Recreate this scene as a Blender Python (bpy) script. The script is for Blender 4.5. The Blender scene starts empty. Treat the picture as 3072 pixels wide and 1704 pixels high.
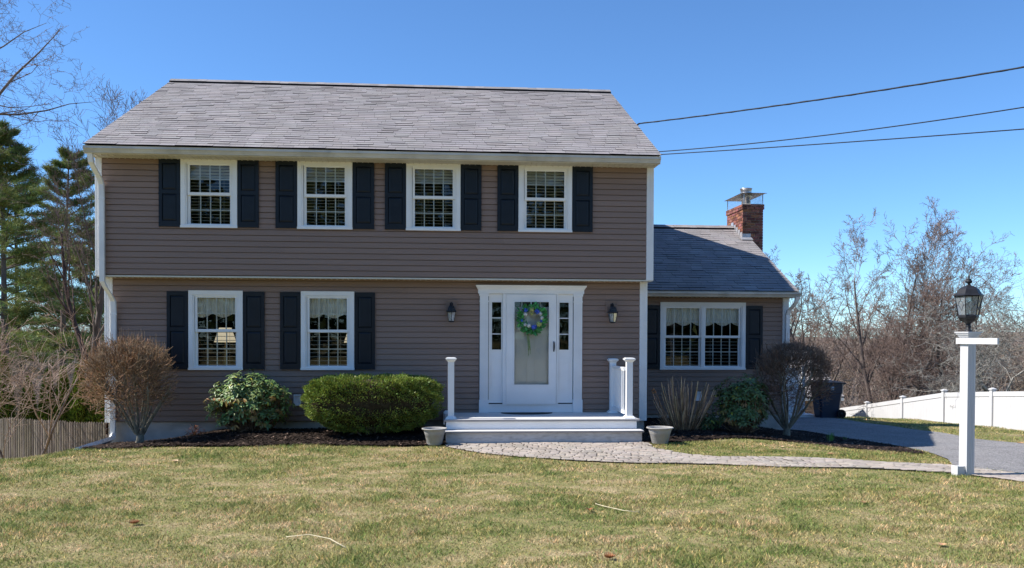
import bpy, math, random
import numpy as np
from mathutils import Vector, Matrix
SC = bpy.context.scene
COL = SC.collection
R = math.radians
PI = math.pi
ORIG = {}

# ------------------------------------------------------------------ helpers
def tag(o, label=None, cat=None, group=None, kind=None):
    if label: o['label'] = label
    if cat: o['category'] = cat
    if group: o['group'] = group
    if kind: o['kind'] = kind
    return o

def empty(name, loc, label, cat, group=None):
    o = bpy.data.objects.new(name, None); COL.objects.link(o)
    o.location = loc; ORIG[o.name] = Vector(loc)
    o.empty_display_size = .2
    return tag(o, label, cat, group)

class MB:
    def __init__(s): s.v = []; s.f = []; s.m = []; s.t = []; s.sm = []
    def add(s, vs, fs, mat=0, tint=None, smooth=False):
        b = len(s.v); s.v.extend(vs)
        for f in fs:
            s.f.append(tuple(i + b for i in f)); s.m.append(mat); s.t.append(tint); s.sm.append(smooth)
    def quad(s, a, b, c, d, mat=0, tint=None): s.add([a, b, c, d], [(0, 1, 2, 3)], mat, tint)
    def box(s, x0, x1, y0, y1, z0, z1, mat=0, rot=0, tint=None):
        cx, cy = (x0 + x1) / 2, (y0 + y1) / 2
        vs = []
        c, sn = math.cos(rot), math.sin(rot)
        for z in (z0, z1):
            for x, y in ((x0, y0), (x1, y0), (x1, y1), (x0, y1)):
                dx, dy = x - cx, y - cy
                vs.append((cx + dx * c - dy * sn, cy + dx * sn + dy * c, z))
        s.add(vs, [(3, 2, 1, 0), (4, 5, 6, 7), (0, 1, 5, 4), (1, 2, 6, 5), (2, 3, 7, 6), (3, 0, 4, 7)], mat, tint)
    def ring(s, x0, x1, z0, z1, ws, wt, wb, y0, y1, mat=0):
        s.box(x0, x0 + ws, y0, y1, z0, z1, mat); s.box(x1 - ws, x1, y0, y1, z0, z1, mat)
        s.box(x0 + ws, x1 - ws, y0, y1, z1 - wt, z1, mat); s.box(x0 + ws, x1 - ws, y0, y1, z0, z0 + wb, mat)
    def frust(s, cx, cy, levels, n=4, rot=0, mat=0, smooth=False, cap=True, sx=1, sy=1):
        """stack of n-gons: levels = [(z, r)]"""
        vs = []; fs = []
        for z, r in levels:
            for k in range(n):
                a = rot + 2 * PI * (k + .5) / n
                vs.append((cx + r * math.cos(a) * sx, cy + r * math.sin(a) * sy, z))
        for i in range(len(levels) - 1):
            for k in range(n):
                a = i * n + k; b = i * n + (k + 1) % n
                fs.append((a, b, b + n, a + n))
        s.add(vs, fs, mat, None, smooth)
        if cap:
            s.add(vs[:n], [tuple(range(n - 1, -1, -1))], mat)
            s.add(vs[-n:], [tuple(range(n))], mat)
    def tube(s, pts, rad, n=6, mat=0, tint=None, smooth=True, cap=True):
        if not hasattr(rad, '__len__'): rad = [rad] * len(pts)
        vs = []; fs = []; m = len(pts)
        pu = None
        for i, p in enumerate(pts):
            a = pts[max(i - 1, 0)]; b = pts[min(i + 1, m - 1)]
            dx, dy, dz = b[0] - a[0], b[1] - a[1], b[2] - a[2]
            l = math.sqrt(dx * dx + dy * dy + dz * dz) or 1e-9
            dx /= l; dy /= l; dz /= l
            if pu is None:
                if abs(dz) < .9: ux, uy, uz = -dy, dx, 0.
                else: ux, uy, uz = 0., -dz, dy
            else:
                ux, uy, uz = pu
                k = ux * dx + uy * dy + uz * dz
                ux -= k * dx; uy -= k * dy; uz -= k * dz
            l = math.sqrt(ux * ux + uy * uy + uz * uz) or 1e-9
            ux /= l; uy /= l; uz /= l; pu = (ux, uy, uz)
            wx, wy, wz = dy * uz - dz * uy, dz * ux - dx * uz, dx * uy - dy * ux
            r = rad[i]
            for k in range(n):
                a_ = 2 * PI * k / n; c = math.cos(a_) * r; sn = math.sin(a_) * r
                vs.append((p[0] + ux * c + wx * sn, p[1] + uy * c + wy * sn, p[2] + uz * c + wz * sn))
        for i in range(m - 1):
            for k in range(n):
                a = i * n + k; b = i * n + (k + 1) % n
                fs.append((a, b, b + n, a + n))
        if cap and n > 3:
            fs.append(tuple(range(n - 1, -1, -1))); fs.append(tuple(range((m - 1) * n, m * n)))
        s.add(vs, fs, mat, tint, smooth)
    def lathe(s, cx, cy, prof, n=24, mat=0, smooth=True):
        vs = []; fs = []
        for r, z in prof:
            for k in range(n):
                a = 2 * PI * k / n; vs.append((cx + r * math.cos(a), cy + r * math.sin(a), z))
        for i in range(len(prof) - 1):
            for k in range(n):
                a = i * n + k; b = i * n + (k + 1) % n
                fs.append((a, b, b + n, a + n))
        s.add(vs, fs, mat, None, smooth)
    def build(s, name, mats, parent=None, label=None, kind=None, base=None):
        if not isinstance(mats, (list, tuple)): mats = [mats]
        if parent is not None: off = ORIG[parent.name]
        elif base is not None: off = Vector(base)
        else: off = Vector((0, 0, 0))
        me = bpy.data.meshes.new(name)
        V = np.array(s.v, dtype=np.float32).reshape(-1, 3) - np.array(off, dtype=np.float32)
        nf = len(s.f)
        ls = np.fromiter((len(f) for f in s.f), dtype=np.int32, count=nf)
        idx = np.fromiter((i for f in s.f for i in f), dtype=np.int32)
        me.vertices.add(len(V)); me.vertices.foreach_set('co', V.ravel())
        me.loops.add(len(idx)); me.loops.foreach_set('vertex_index', idx)
        st = np.zeros(nf, dtype=np.int32); st[1:] = np.cumsum(ls)[:-1]
        me.polygons.add(nf); me.polygons.foreach_set('loop_start', st); me.polygons.foreach_set('loop_total', ls)
        me.polygons.foreach_set('material_index', np.array(s.m, dtype=np.int32))
        me.polygons.foreach_set('use_smooth', np.array(s.sm, dtype=bool))
        if True:
            at = me.attributes.new('tint', 'FLOAT_COLOR', 'FACE')
            c = np.ones((nf, 4), dtype=np.float32)
            for i, t in enumerate(s.t):
                if t is not None:
                    c[i, :3] = t if hasattr(t, '__len__') else (t, t, t)
            at.data.foreach_set('color', c.ravel())
        for m in mats: me.materials.append(m)
        me.update(calc_edges=True); me.validate()
        o = bpy.data.objects.new(name, me); COL.objects.link(o)
        if parent is not None: o.parent = parent
        else: o.location = off
        ORIG[o.name] = off
        if label: o['label'] = label
        if kind: o['kind'] = kind
        return o

def raw_mesh(name, V, F, mat, tint=None, base=(0, 0, 0), smooth=False, parent=None):
    """numpy mesh with constant face size"""
    if parent is not None: base = ORIG[parent.name]
    V = np.asarray(V, np.float32) - np.array(base, np.float32)
    F = np.asarray(F, np.int32); nf, k = F.shape
    me = bpy.data.meshes.new(name)
    me.vertices.add(len(V)); me.vertices.foreach_set('co', V.ravel())
    me.loops.add(nf * k); me.loops.foreach_set('vertex_index', F.ravel())
    me.polygons.add(nf); me.polygons.foreach_set('loop_start', np.arange(nf, dtype=np.int32) * k)
    me.polygons.foreach_set('loop_total', np.full(nf, k, np.int32))
    if smooth: me.polygons.foreach_set('use_smooth', np.ones(nf, bool))
    if tint is not None:
        at = me.attributes.new('tint', 'FLOAT_COLOR', 'FACE')
        c = np.ones((nf, 4), np.float32); c[:, :3] = tint
        at.data.foreach_set('color', c.ravel())
    me.materials.append(mat); me.update(calc_edges=True)
    o = bpy.data.objects.new(name, me); COL.objects.link(o)
    if parent is not None: o.parent = parent
    else: o.location = base
    ORIG[o.name] = Vector(base)
    return o

# ------------------------------------------------------------------ materials
def mat(name, col, rough=.6, spec=.4, var=.12, scale=6, bump=0, bscale=60, tint=False, metal=0, col2=None, vscale=(1, 1, 1), dirt=None, sheen=0, transl=0, detail=4):
    m = bpy.data.materials.new(name); m.use_nodes = True
    nt = m.node_tree; N = nt.nodes; L = nt.links
    b = N['Principled BSDF']
    b.inputs['Roughness'].default_value = rough
    b.inputs['Specular IOR Level'].default_value = spec
    b.inputs['Metallic'].default_value = metal
    g = N.new('ShaderNodeNewGeometry')
    mp = N.new('ShaderNodeMapping'); mp.inputs['Scale'].default_value = vscale
    L.new(g.outputs['Position'], mp.inputs['Vector'])
    no = N.new('ShaderNodeTexNoise'); no.inputs['Scale'].default_value = scale; no.inputs['Detail'].default_value = detail
    L.new(mp.outputs['Vector'], no.inputs['Vector'])
    mx = N.new('ShaderNodeMix'); mx.data_type = 'RGBA'
    c2 = col2 if col2 else tuple(min(1, c * (1 + var)) for c in col)
    c1 = col if col2 else tuple(c * (1 - var) for c in col)
    mx.inputs[6].default_value = (*c1, 1); mx.inputs[7].default_value = (*c2, 1)
    rp = N.new('ShaderNodeMapRange'); rp.inputs['From Min'].default_value = .35; rp.inputs['From Max'].default_value = .65
    L.new(no.outputs['Fac'], rp.inputs['Value']); L.new(rp.outputs['Result'], mx.inputs[0])
    out = mx.outputs[2]
    if tint:
        at = N.new('ShaderNodeAttribute'); at.attribute_name = 'tint'
        mu = N.new('ShaderNodeMix'); mu.data_type = 'RGBA'; mu.blend_type = 'MULTIPLY'; mu.inputs[0].default_value = 1
        L.new(out, mu.inputs[6]); L.new(at.outputs['Color'], mu.inputs[7]); out = mu.outputs[2]
    if dirt:
        n2 = N.new('ShaderNodeTexNoise'); n2.inputs['Scale'].default_value = dirt[1]; n2.inputs['Detail'].default_value = 6
        mp2 = N.new('ShaderNodeMapping'); mp2.inputs['Scale'].default_value = dirt[3]
        L.new(g.outputs['Position'], mp2.inputs['Vector']); L.new(mp2.outputs['Vector'], n2.inputs['Vector'])
        r2 = N.new('ShaderNodeMapRange'); r2.inputs['From Min'].default_value = .48; r2.inputs['From Max'].default_value = .75
        r2.inputs['To Max'].default_value = dirt[2]
        L.new(n2.outputs['Fac'], r2.inputs['Value'])
        m2 = N.new('ShaderNodeMix'); m2.data_type = 'RGBA'; L.new(r2.outputs['Result'], m2.inputs[0])
        L.new(out, m2.inputs[6]); m2.inputs[7].default_value = (*dirt[0], 1); out = m2.outputs[2]
    L.new(out, b.inputs['Base Color'])
    if bump:
        nb = N.new('ShaderNodeTexNoise'); nb.inputs['Scale'].default_value = bscale; nb.inputs['Detail'].default_value = 5
        L.new(g.outputs['Position'], nb.inputs['Vector'])
        bp = N.new('ShaderNodeBump'); bp.inputs['Strength'].default_value = bump; bp.inputs['Distance'].default_value = .02
        L.new(nb.outputs['Fac'], bp.inputs['Height']); L.new(bp.outputs['Normal'], b.inputs['Normal'])
    if transl:
        tr = N.new('ShaderNodeBsdfTranslucent'); L.new(out, tr.inputs['Color'])
        ms = N.new('ShaderNodeMixShader'); ms.inputs[0].default_value = transl
        L.new(b.outputs[0], ms.inputs[1]); L.new(tr.outputs[0], ms.inputs[2])
        L.new(ms.outputs[0], N['Material Output'].inputs['Surface'])
    return m

def glass_mat(name, tintc=(.93, .955, .94), refl=1.0):
    m = bpy.data.materials.new(name); m.use_nodes = True
    nt = m.node_tree; N = nt.nodes; L = nt.links; N.remove(N['Principled BSDF'])
    t = N.new('ShaderNodeBsdfTransparent'); t.inputs['Color'].default_value = (*tintc, 1)
    g = N.new('ShaderNodeBsdfGlossy'); g.inputs['Roughness'].default_value = .004
    fr = N.new('ShaderNodeFresnel'); fr.inputs['IOR'].default_value = 1.52
    # slightly wavy float glass
    nz = N.new('ShaderNodeTexNoise'); nz.inputs['Scale'].default_value = 3.0; nz.inputs['Detail'].default_value = 1
    bp = N.new('ShaderNodeBump'); bp.inputs['Strength'].default_value = .05; bp.inputs['Distance'].default_value = .01
    L.new(nz.outputs['Fac'], bp.inputs['Height']); L.new(bp.outputs['Normal'], g.inputs['Normal'])
    mu = N.new('ShaderNodeMath'); mu.operation = 'MULTIPLY'; mu.inputs[1].default_value = 1.15 * refl; mu.use_clamp = True
    L.new(fr.outputs[0], mu.inputs[0])
    mx = N.new('ShaderNodeMixShader'); L.new(mu.outputs[0], mx.inputs[0]); L.new(t.outputs[0], mx.inputs[1]); L.new(g.outputs[0], mx.inputs[2])
    L.new(mx.outputs[0], N['Material Output'].inputs['Surface'])
    return m

M = {}
M['siding'] = mat('taupe_vinyl', (.258, .178, .140), .5, .35, .05, 1.2, bump=.03, bscale=220, vscale=(.4, .4, 5), tint=True)
M['shutter'] = mat('navy_black_vinyl', (.0085, .0135, .021), .42, .3, .12, 5, bump=.06, bscale=250)
M['white'] = mat('white_vinyl', (.84, .84, .83), .38, .4, .03, 3)
M['trim'] = mat('white_trim', (.80, .80, .79), .45, .4, .05, 4, dirt=((.45, .38, .34), 3, .35, (1, 1, .25)))
M['gutter'] = mat('weathered_gutter', (.53, .52, .49), .45, .4, .08, 2, dirt=((.24, .23, .20), 2.5, .6, (1, 1, .18)))
M['soffit'] = mat('cream_soffit', (.60, .57, .49), .6, .3, .06, 4)
M['shingle'] = mat('grey_shingle', (.30, .282, .278), .9, .2, .10, 2.0, bump=.5, bscale=260, tint=True, dirt=((.22, .205, .21), .9, .45, (1, 1, 1)))
M['under'] = mat('dark_underlay', (.02, .02, .022), .9, .1)
M['ridge'] = mat('ridge_vent_black', (.012, .012, .014), .8, .2)
M['concrete'] = mat('foundation_concrete', (.50, .46, .41), .85, .25, .16, 2.5, bump=.25, bscale=70, dirt=((.22, .20, .17), 1.6, .7, (1, 1, 2.5)))
M['deck'] = mat('composite_deck', (.66, .65, .64), .6, .3, .04, 6, vscale=(.3, 6, 1))
M['edge'] = mat('deck_nosing', (.33, .31, .30), .6, .3, .06, 6)
M['glass'] = glass_mat('window_glass')
M['slat'] = mat('blind_slat', (.70, .68, .60), .5, .3, .04, 8)
M['curtain'] = mat('cream_curtain', (.90, .88, .80), .85, .1, .06, 14)
M['grille'] = mat('grille_white', (.86, .87, .84), .4, .4, .02, 5)
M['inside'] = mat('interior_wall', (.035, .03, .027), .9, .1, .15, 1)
M['black'] = mat('black_metal', (.018, .019, .023), .5, .3, .2, 12, bump=.1)
M['brick'] = mat('brick', (.26, .10, .07), .85, .25, .22, 14, bump=.5, bscale=120, tint=True)
M['mortar'] = mat('mortar', (.40, .34, .30), .9, .2, .12, 20, bump=.4)
M['lead'] = mat('lead_flashing', (.46, .47, .50), .45, .5, .15, 18, metal=.5)
M['steel'] = mat('galvanised_steel', (.42, .41, .40), .35, .5, .25, 14, metal=.8)
M['cement'] = mat('cement_crown', (.55, .52, .48), .85, .2, .12, 20)
M['mat'] = mat('black_rubber', (.012, .014, .018), .8, .3, .3, 60, bump=.3)
M['pot'] = mat('grey_resin_pot', (.36, .35, .33), .75, .3, .08, 10, bump=.6, bscale=160)
M['potin'] = mat('potting_dirt', (.06, .045, .035), .95, .1, .3, 40, bump=.6)
M['bark'] = mat('grey_bark', (.155, .125, .108), .9, .2, .25, 7, bump=.6, bscale=30, vscale=(1, 1, .3))
M['twig'] = mat('twig_brown', (.165, .118, .10), .85, .2, .25, 3, tint=True)
M['twigred'] = mat('twig_red_brown', (.215, .155, .13), .85, .2, .25, 3, tint=True)
M['twigpale'] = mat('twig_pale', (.36, .27, .225), .8, .2, .2, 2.5, tint=True)
M['lichen'] = mat('lichen_bark', (.17, .15, .13), .9, .2, .3, 5, col2=(.36, .36, .33), bump=.5, bscale=40, tint=True)
M['shrubtwig'] = mat('shrub_twig', (.25, .18, .115), .8, .25, .25, 8, tint=True)
M['shrubdark'] = mat('shrub_twig_dark', (.17, .125, .095), .8, .25, .25, 8, tint=True)
M['shrubbark'] = mat('shrub_bark', (.15, .135, .10), .9, .2, .3, 16, col2=(.25, .23, .18), bump=.5, bscale=50)
M['cane'] = mat('hydrangea_cane', (.50, .31, .17), .75, .25, .3, 9, tint=True)
M['yew'] = mat('yew_leaf', (.175, .24, .045), .5, .35, .30, 5, tint=True, transl=.22)
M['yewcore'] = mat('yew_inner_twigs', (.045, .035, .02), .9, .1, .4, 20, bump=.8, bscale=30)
M['rhodo'] = mat('rhododendron_leaf', (.11, .165, .055), .42, .4, .25, 7, tint=True, transl=.15)
M['pine'] = mat('pine_needles', (.15, .20, .065), .6, .3, .3, .7, tint=True, transl=.25)
M['arb'] = mat('arborvitae_leaf', (.15, .22, .035), .6, .3, .3, 3, tint=True, transl=.15)
M['brush'] = mat('brush_twigs', (.27, .225, .19), .9, .1, .3, .3, tint=True)
M['woodfence'] = mat('weathered_cedar', (.20, .168, .14), .85, .2, .25, 5, bump=.6, bscale=40, vscale=(6, 6, .5), tint=True, dirt=((.07, .06, .055), 4, .7, (5, 5, .5)))
M['vinyl'] = mat('fence_vinyl', (.58, .58, .585), .35, .4, .03, 2)
M['bin'] = mat('navy_plastic', (.012, .024, .052), .42, .45, .15, 4)
M['binlid'] = mat('dark_plastic', (.012, .016, .026), .5, .4, .1, 4)
M['cable'] = mat('cable_black', (.012, .014, .02), .6, .3)
M['leafy'] = mat('wreath_green', (.045, .26, .07), .45, .4, .35, 30, tint=True, transl=.2)
M['blue'] = mat('hydrangea_blue', (.09, .16, .62), .7, .2, .25, 60, tint=True)
M['wflower'] = mat('white_bloom', (.80, .78, .72), .7, .2, .08, 60, tint=True)
M['yflower'] = mat('pale_green_bloom', (.55, .58, .22), .7, .2, .2, 60, tint=True)
M['ribbon'] = mat('green_ribbon', (.16, .26, .06), .7, .2, .3, 40)
M['dryleaf'] = mat('dry_leaf', (.30, .12, .05), .7, .3, .3, 40, tint=True)
M['stick'] = mat('dead_stem', (.62, .54, .36), .6, .3, .15, 10)
M['chip'] = mat('mulch_chip', (.035, .026, .022), .9, .15, .4, 20, tint=True)
M['greenshoot'] = mat('shoot_green', (.12, .26, .05), .5, .3, .2, 20)
M['greyroof'] = mat('pale_roof', (.36, .37, .40), .8, .2, .12, 3)
M['shade'] = mat('lamp_shade', (.5, .45, .35), .8, .1)
_n = M['shade'].node_tree.nodes['Principled BSDF']
_n.inputs['Emission Color'].default_value = (1, .85, .6, 1); _n.inputs['Emission Strength'].default_value = .25
M['brass'] = mat('brass', (.5, .36, .14), .4, .5, metal=.8)

# grass blade material: patchy straw / green, position driven
def grass_nodes(nt, N, L, blades):
    g = N.new('ShaderNodeNewGeometry')
    def nz(scale, detail=3, w=0, dist=0):
        n = N.new('ShaderNodeTexNoise'); n.inputs['Scale'].default_value = scale; n.inputs['Detail'].default_value = detail
        n.inputs['Distortion'].default_value = dist
        mp = N.new('ShaderNodeMapping'); mp.inputs['Location'].default_value = (w, w * 2, 0); mp.inputs['Scale'].default_value = (1, 1, .05)
        L.new(g.outputs['Position'], mp.inputs['Vector']); L.new(mp.outputs['Vector'], n.inputs['Vector'])
        return n.outputs['Fac']
    def rng(v, a, b, c=0, d=1):
        r = N.new('ShaderNodeMapRange'); r.inputs['From Min'].default_value = a; r.inputs['From Max'].default_value = b
        r.inputs['To Min'].default_value = c; r.inputs['To Max'].default_value = d; L.new(v, r.inputs['Value']); return r.outputs['Result']
    def mix(f, a, b):
        m = N.new('ShaderNodeMix'); m.data_type = 'RGBA'
        L.new(f, m.inputs[0])
        for i, c in ((6, a), (7, b)):
            if hasattr(c, '__len__'): m.inputs[i].default_value = (*c, 1)
            else: L.new(c, m.inputs[i])
        return m.outputs[2]
    big = rng(nz(.75, 4, 3, .6), .42, .60)
    mid = rng(nz(3.4, 4, 9, .5), .40, .60)
    fine = rng(nz(20, 4, 17), .38, .62)
    green = mix(fine, (.120, .172, .045), (.225, .260, .080))
    olive = mix(fine, (.235, .235, .085), (.36, .33, .135))
    straw = mix(fine, (.38, .305, .16), (.54, .435, .26))
    f1 = N.new('ShaderNodeMath'); f1.operation = 'MULTIPLY_ADD'; L.new(mid, f1.inputs[0]); f1.inputs[1].default_value = .65
    f2 = N.new('ShaderNodeMath'); f2.operation = 'MULTIPLY'; L.new(big, f2.inputs[0]); f2.inputs[1].default_value = .45
    L.new(f2.outputs[0], f1.inputs[2])
    a = mix(rng(f1.outputs[0], .02, .48), green, olive)
    c = mix(rng(f1.outputs[0], .54, .98, 0, .95), a, straw)
    return c, rng, nz, mix, g

def grass_mat(name, blades):
    m = bpy.data.materials.new(name); m.use_nodes = True
    nt = m.node_tree; N = nt.nodes; L = nt.links; b = N['Principled BSDF']
    b.inputs['Roughness'].default_value = .65 if blades else .95; b.inputs['Specular IOR Level'].default_value = .25 if blades else .05
    c, rng, nz, mix, g = grass_nodes(nt, N, L, blades)
    if blades:
        at = N.new('ShaderNodeAttribute'); at.attribute_name = 'tint'
        mu = N.new('ShaderNodeMix'); mu.data_type = 'RGBA'; mu.blend_type = 'MULTIPLY'; mu.inputs[0].default_value = 1
        L.new(c, mu.inputs[6]); L.new(at.outputs['Color'], mu.inputs[7]); c = mu.outputs[2]
        L.new(c, b.inputs['Base Color'])
        tr = N.new('ShaderNodeBsdfTranslucent'); L.new(c, tr.inputs['Color'])
        ms = N.new('ShaderNodeMixShader'); ms.inputs[0].default_value = .3
        L.new(b.outputs[0], ms.inputs[1]); L.new(tr.outputs[0], ms.inputs[2]); L.new(ms.outputs[0], N['Material Output'].inputs['Surface'])
    else:
        f = rng(nz(40, 3, 5), .35, .65)
        c = mix(f, c, (.20, .16, .09))
        L.new(c, b.inputs['Base Color'])
        n = N.new('ShaderNodeTexNoise'); n.inputs['Scale'].default_value = 45; n.inputs['Detail'].default_value = 5
        L.new(g.outputs['Position'], n.inputs['Vector'])
        bp = N.new('ShaderNodeBump'); bp.inputs['Strength'].default_value = .6; bp.inputs['Distance'].default_value = .03
        L.new(n.outputs['Fac'], bp.inputs['Height']); L.new(bp.outputs['Normal'], b.inputs['Normal'])
    return m
M['lawn'] = grass_mat('lawn_ground', False)
M['blade'] = grass_mat('grass_blades', True)

def asphalt():
    m = mat('asphalt', (.25, .24, .235), .9, .25, .10, 1.2, bump=.8, bscale=180, dirt=((.33, .32, .31), 1.0, .35, (1, 1, 1)))
    nt = m.node_tree; N = nt.nodes; L = nt.links; b = N['Principled BSDF']
    src = b.inputs['Base Color'].links[0].from_socket
    g = N.new('ShaderNodeNewGeometry'); v = N.new('ShaderNodeTexVoronoi'); v.inputs['Scale'].default_value = 85
    L.new(g.outputs['Position'], v.inputs['Vector'])
    r = N.new('ShaderNodeMapRange'); r.inputs['From Min'].default_value = 0; r.inputs['From Max'].default_value = 1; r.inputs['To Min'].default_value = .45; r.inputs['To Max'].default_value = 1.75
    sp = N.new('ShaderNodeSeparateColor'); L.new(v.outputs['Color'], sp.inputs[0]); L.new(sp.outputs[0], r.inputs['Value'])
    mu = N.new('ShaderNodeVectorMath'); mu.operation = 'SCALE'; L.new(src, mu.inputs[0]); L.new(r.outputs['Result'], mu.inputs['Scale'])
    L.new(mu.outputs[0], b.inputs['Base Color'])
    return m
M['asphalt'] = asphalt()
M['paver'] = mat('tumbled_paver', (.41, .36, .315), .9, .2, .10, 3, bump=.5, bscale=90, tint=True, dirt=((.27, .24, .21), 2, .4, (1, 1, 1)))
M['sand'] = mat('joint_sand', (.06, .05, .04), .95, .1, .3, 30)
M['mulch'] = mat('black_mulch', (.020, .014, .012), .95, .15, .6, 30, bump=1.0, bscale=45)
M['hill'] = mat('wooded_hill', (.15, .12, .105), .95, .05, .35, .035, dirt=((.07, .085, .05), .05, .8, (1, 1, 1)), bump=1.0, bscale=.4)

# ------------------------------------------------------------------ terrain
def ss(a, b, x):
    t = np.clip((x - a) / (b - a), 0, 1); return t * t * (3 - 2 * t)
def H(x, y):
    x = np.asarray(x, float); y = np.asarray(y, float)
    z = np.zeros(np.broadcast(x, y).shape)
    t = ss(11, 14, x)
    z = z + t * (-.12 - .035 * (np.clip(y, -8, 60) + 3))
    d = np.clip(x - 17.3, 0, 14)
    z = z - (.03 * d + .22 * np.clip(d - 2.8, 0, 9)) * ss(-8, 3, y)
    z = z - np.clip(.30 * (y - 9.7), 0, 1.5) * ss(12, 15, x)
    # left bank
    d = (x - .75) * -.753 + (y + 1.64) * .659 + .30
    q = np.clip(d, 0, .8)
    dz = np.where(x < 9, (.16 * q * q + .262 * np.clip(d - .8, 0, 8.2)) * (1 - ss(5, 9, x)), 0)
    wgt = ss(-.30, .20, x) * ss(-2.1, -1.5, y)
    z = z - dz * (1 - wgt) - np.minimum(dz, np.clip(.02 + .085 * (y + 1.6), 0, .2) * (1 - ss(.3, 2.2, x))) * wgt
    # behind, land falls away into a valley
    z = z - .05 * np.clip(y - 12, 0, 90)
    # mulch mound against the house
    z = z + .085 * ss(-1.5, -.5, y) * ss(.7, 2.6, x) * (1 - ss(5.6, 6.2, x)) * (1 - ss(4, 5, y))
    z = z + .012 * np.sin(x * 1.3 + .7) * np.cos(y * 1.1) + .008 * np.sin(x * 3.1 + y * 2.3)
    return z
def hz(x, y): return float(H(x, y))

def axis(core0, core1, step, far0, far1):
    a = list(np.arange(core0, core1 + 1e-6, step)); s = step; v = core1
    while v < far1: s *= 1.35; v += s; a.append(v)
    s = step; v = core0
    while v > far0: s *= 1.35; v -= s; a.insert(0, v)
    return np.array(a)
xs = axis(-9, 25, .22, -500, 500); ys = axis(-14, 14, .22, -400, 700)
GX, GY = np.meshgrid(xs, ys); GZ = H(GX, GY)
# never let ground poke inside house
V = np.stack([GX, GY, GZ], -1).reshape(-1, 3)
nx, ny = len(xs), len(ys)
I, J = np.meshgrid(np.arange(nx - 1), np.arange(ny - 1)); a = (J * nx + I).ravel()
F = np.stack([a, a + 1, a + 1 + nx, a + nx], -1)
tag(raw_mesh('ground', V, F, M['lawn'], smooth=True), kind='structure')

# distant hills
def hills(name, x0, x1, y0, amp, base, seed):
    r = random.Random(seed); n = 1400
    ph = [(r.uniform(0, 6), r.uniform(.004, .012) * (1.9 ** k), amp / (1.75 ** k)) for k in range(7)]
    mb = MB(); rows = []
    prof = [(0, 0), (40, .55), (80, .85), (130, 1.0), (200, .95)]
    for i in range(n + 1):
        x = x0 + (x1 - x0) * i / n
        h = base + sum(a * math.sin(x * f * 2 + p) for p, f, a in ph) + r.uniform(-.9, .9)
        rows.append([(x, y0 + dy + 14 * math.sin(x * .01), -10 + (h + 10) * k + (r.uniform(-.7, .7) if 0 < k < 1 else 0)) for dy, k in prof])
    for i in range(n):
        for j in range(len(prof) - 1):
            mb.quad(rows[i][j], rows[i + 1][j], rows[i + 1][j + 1], rows[i][j + 1])
    return tag(mb.build(name, M['hill']), kind='structure')
hills('hills', -420, 460, 300, 1.6, 2.6, 3)

# ---- paths, drive, mulch
def poly_resample(P, n):
    P = np.array(P, float); d = np.r_[0, np.cumsum(np.hypot(*np.diff(P, axis=0).T))]
    t = np.linspace(0, d[-1], n)
    return np.stack([np.interp(t, d, P[:, 0]), np.interp(t, d, P[:, 1])], -1)
def inpoly(px, py, P):
    P = np.array(P, float); ins = np.zeros(np.shape(px), bool); n = len(P); j = n - 1
    for i in range(n):
        xi, yi = P[i]; xj, yj = P[j]
        c = ((yi > py) != (yj > py)) & (px < (xj - xi) * (py - yi) / (yj - yi + 1e-12) + xi)
        ins ^= c; j = i
    return ins
WT = [(5.95, -1.36), (9.25, -1.36), (9.36, -1.5), (9.33, -2.02), (9.6, -2.66), (9.95, -3.0), (11.2, -3.35), (12.15, -3.52), (13.28, -3.76), (13.72, -4.6), (13.98, -5.6), (14.0, -9)]
WB = [(6.0, -1.85), (6.54, -2.68), (7.06, -3.16), (7.7, -3.48), (8.61, -3.77), (9.52, -3.95), (10.82, -4.26), (12.13, -4.5), (12.88, -4.62), (13.2, -5.15), (13.45, -6), (13.5, -9)]
DN = [(13.62, 9.6), (13.62, 4.6), (14.1, 3.6), (14.2, 2.4), (14.1, 1.1), (14.2, .2), (14.32, -.6), (14.17, -1.5), (13.87, -2.7), (13.32, -3.74), (13.76, -4.6), (14.02, -5.6), (14.05, -9), (14.1, -22)]
DF = [(16.95, 9.6), (17.0, 5.8), (16.88, 3.5), (16.75, 1.1), (16.95, 0), (17.2, -3), (17.5, -9), (17.8, -22)]
WALK = WT + WB[::-1]; DRIVE = DN + DF[::-1]
MUL = [(.02, .5), (-.05, -.5), (.05, -1.45), (.75, -1.66), (1.55, -1.58), (3.1, -1.5), (4.7, -1.53), (5.3, -1.66), (5.98, -1.62), (5.98, .5)]
MUR = [(9.25, 4.0), (9.25, -1.36), (9.34, -1.46), (9.62, -1.50), (9.92, -1.40), (10.3, -1.16), (10.6, -.98), (10.9, -.86), (11.92, -.85), (12.75, -1.14), (13.3, -1.55), (13.95, -1.9), (14.1, -1.3), (14.25, -.6), (14.16, .2), (14.06, 1.1), (14.15, 2.4), (14.0, 3.6), (13.6, 4.4), (13.6, 4.0)]
HOUSE = [(-.1, .28), (9.75, .28), (9.75, 3.0), (13.5, 3.0), (13.5, 9), (-.1, 9)]

def strip(name, A, B, n, m, off, mt):
    a = poly_resample(A, n); b = poly_resample(B, n)
    t = np.linspace(0, 1, m)[None, :, None]
    P = a[:, None, :] * (1 - t) + b[:, None, :] * t
    Z = H(P[..., 0], P[..., 1]) + off
    V = np.concatenate([P, Z[..., None]], -1).reshape(-1, 3)
    I, J = np.meshgrid(np.arange(m - 1), np.arange(n - 1)); k = (J * m + I).ravel()
    return raw_mesh(name, V, np.stack([k, k + 1, k + 1 + m, k + m], -1), mt, smooth=True)
tag(strip('driveway', DN, DF, 220, 14, .022, M['asphalt']), kind='structure')
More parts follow.
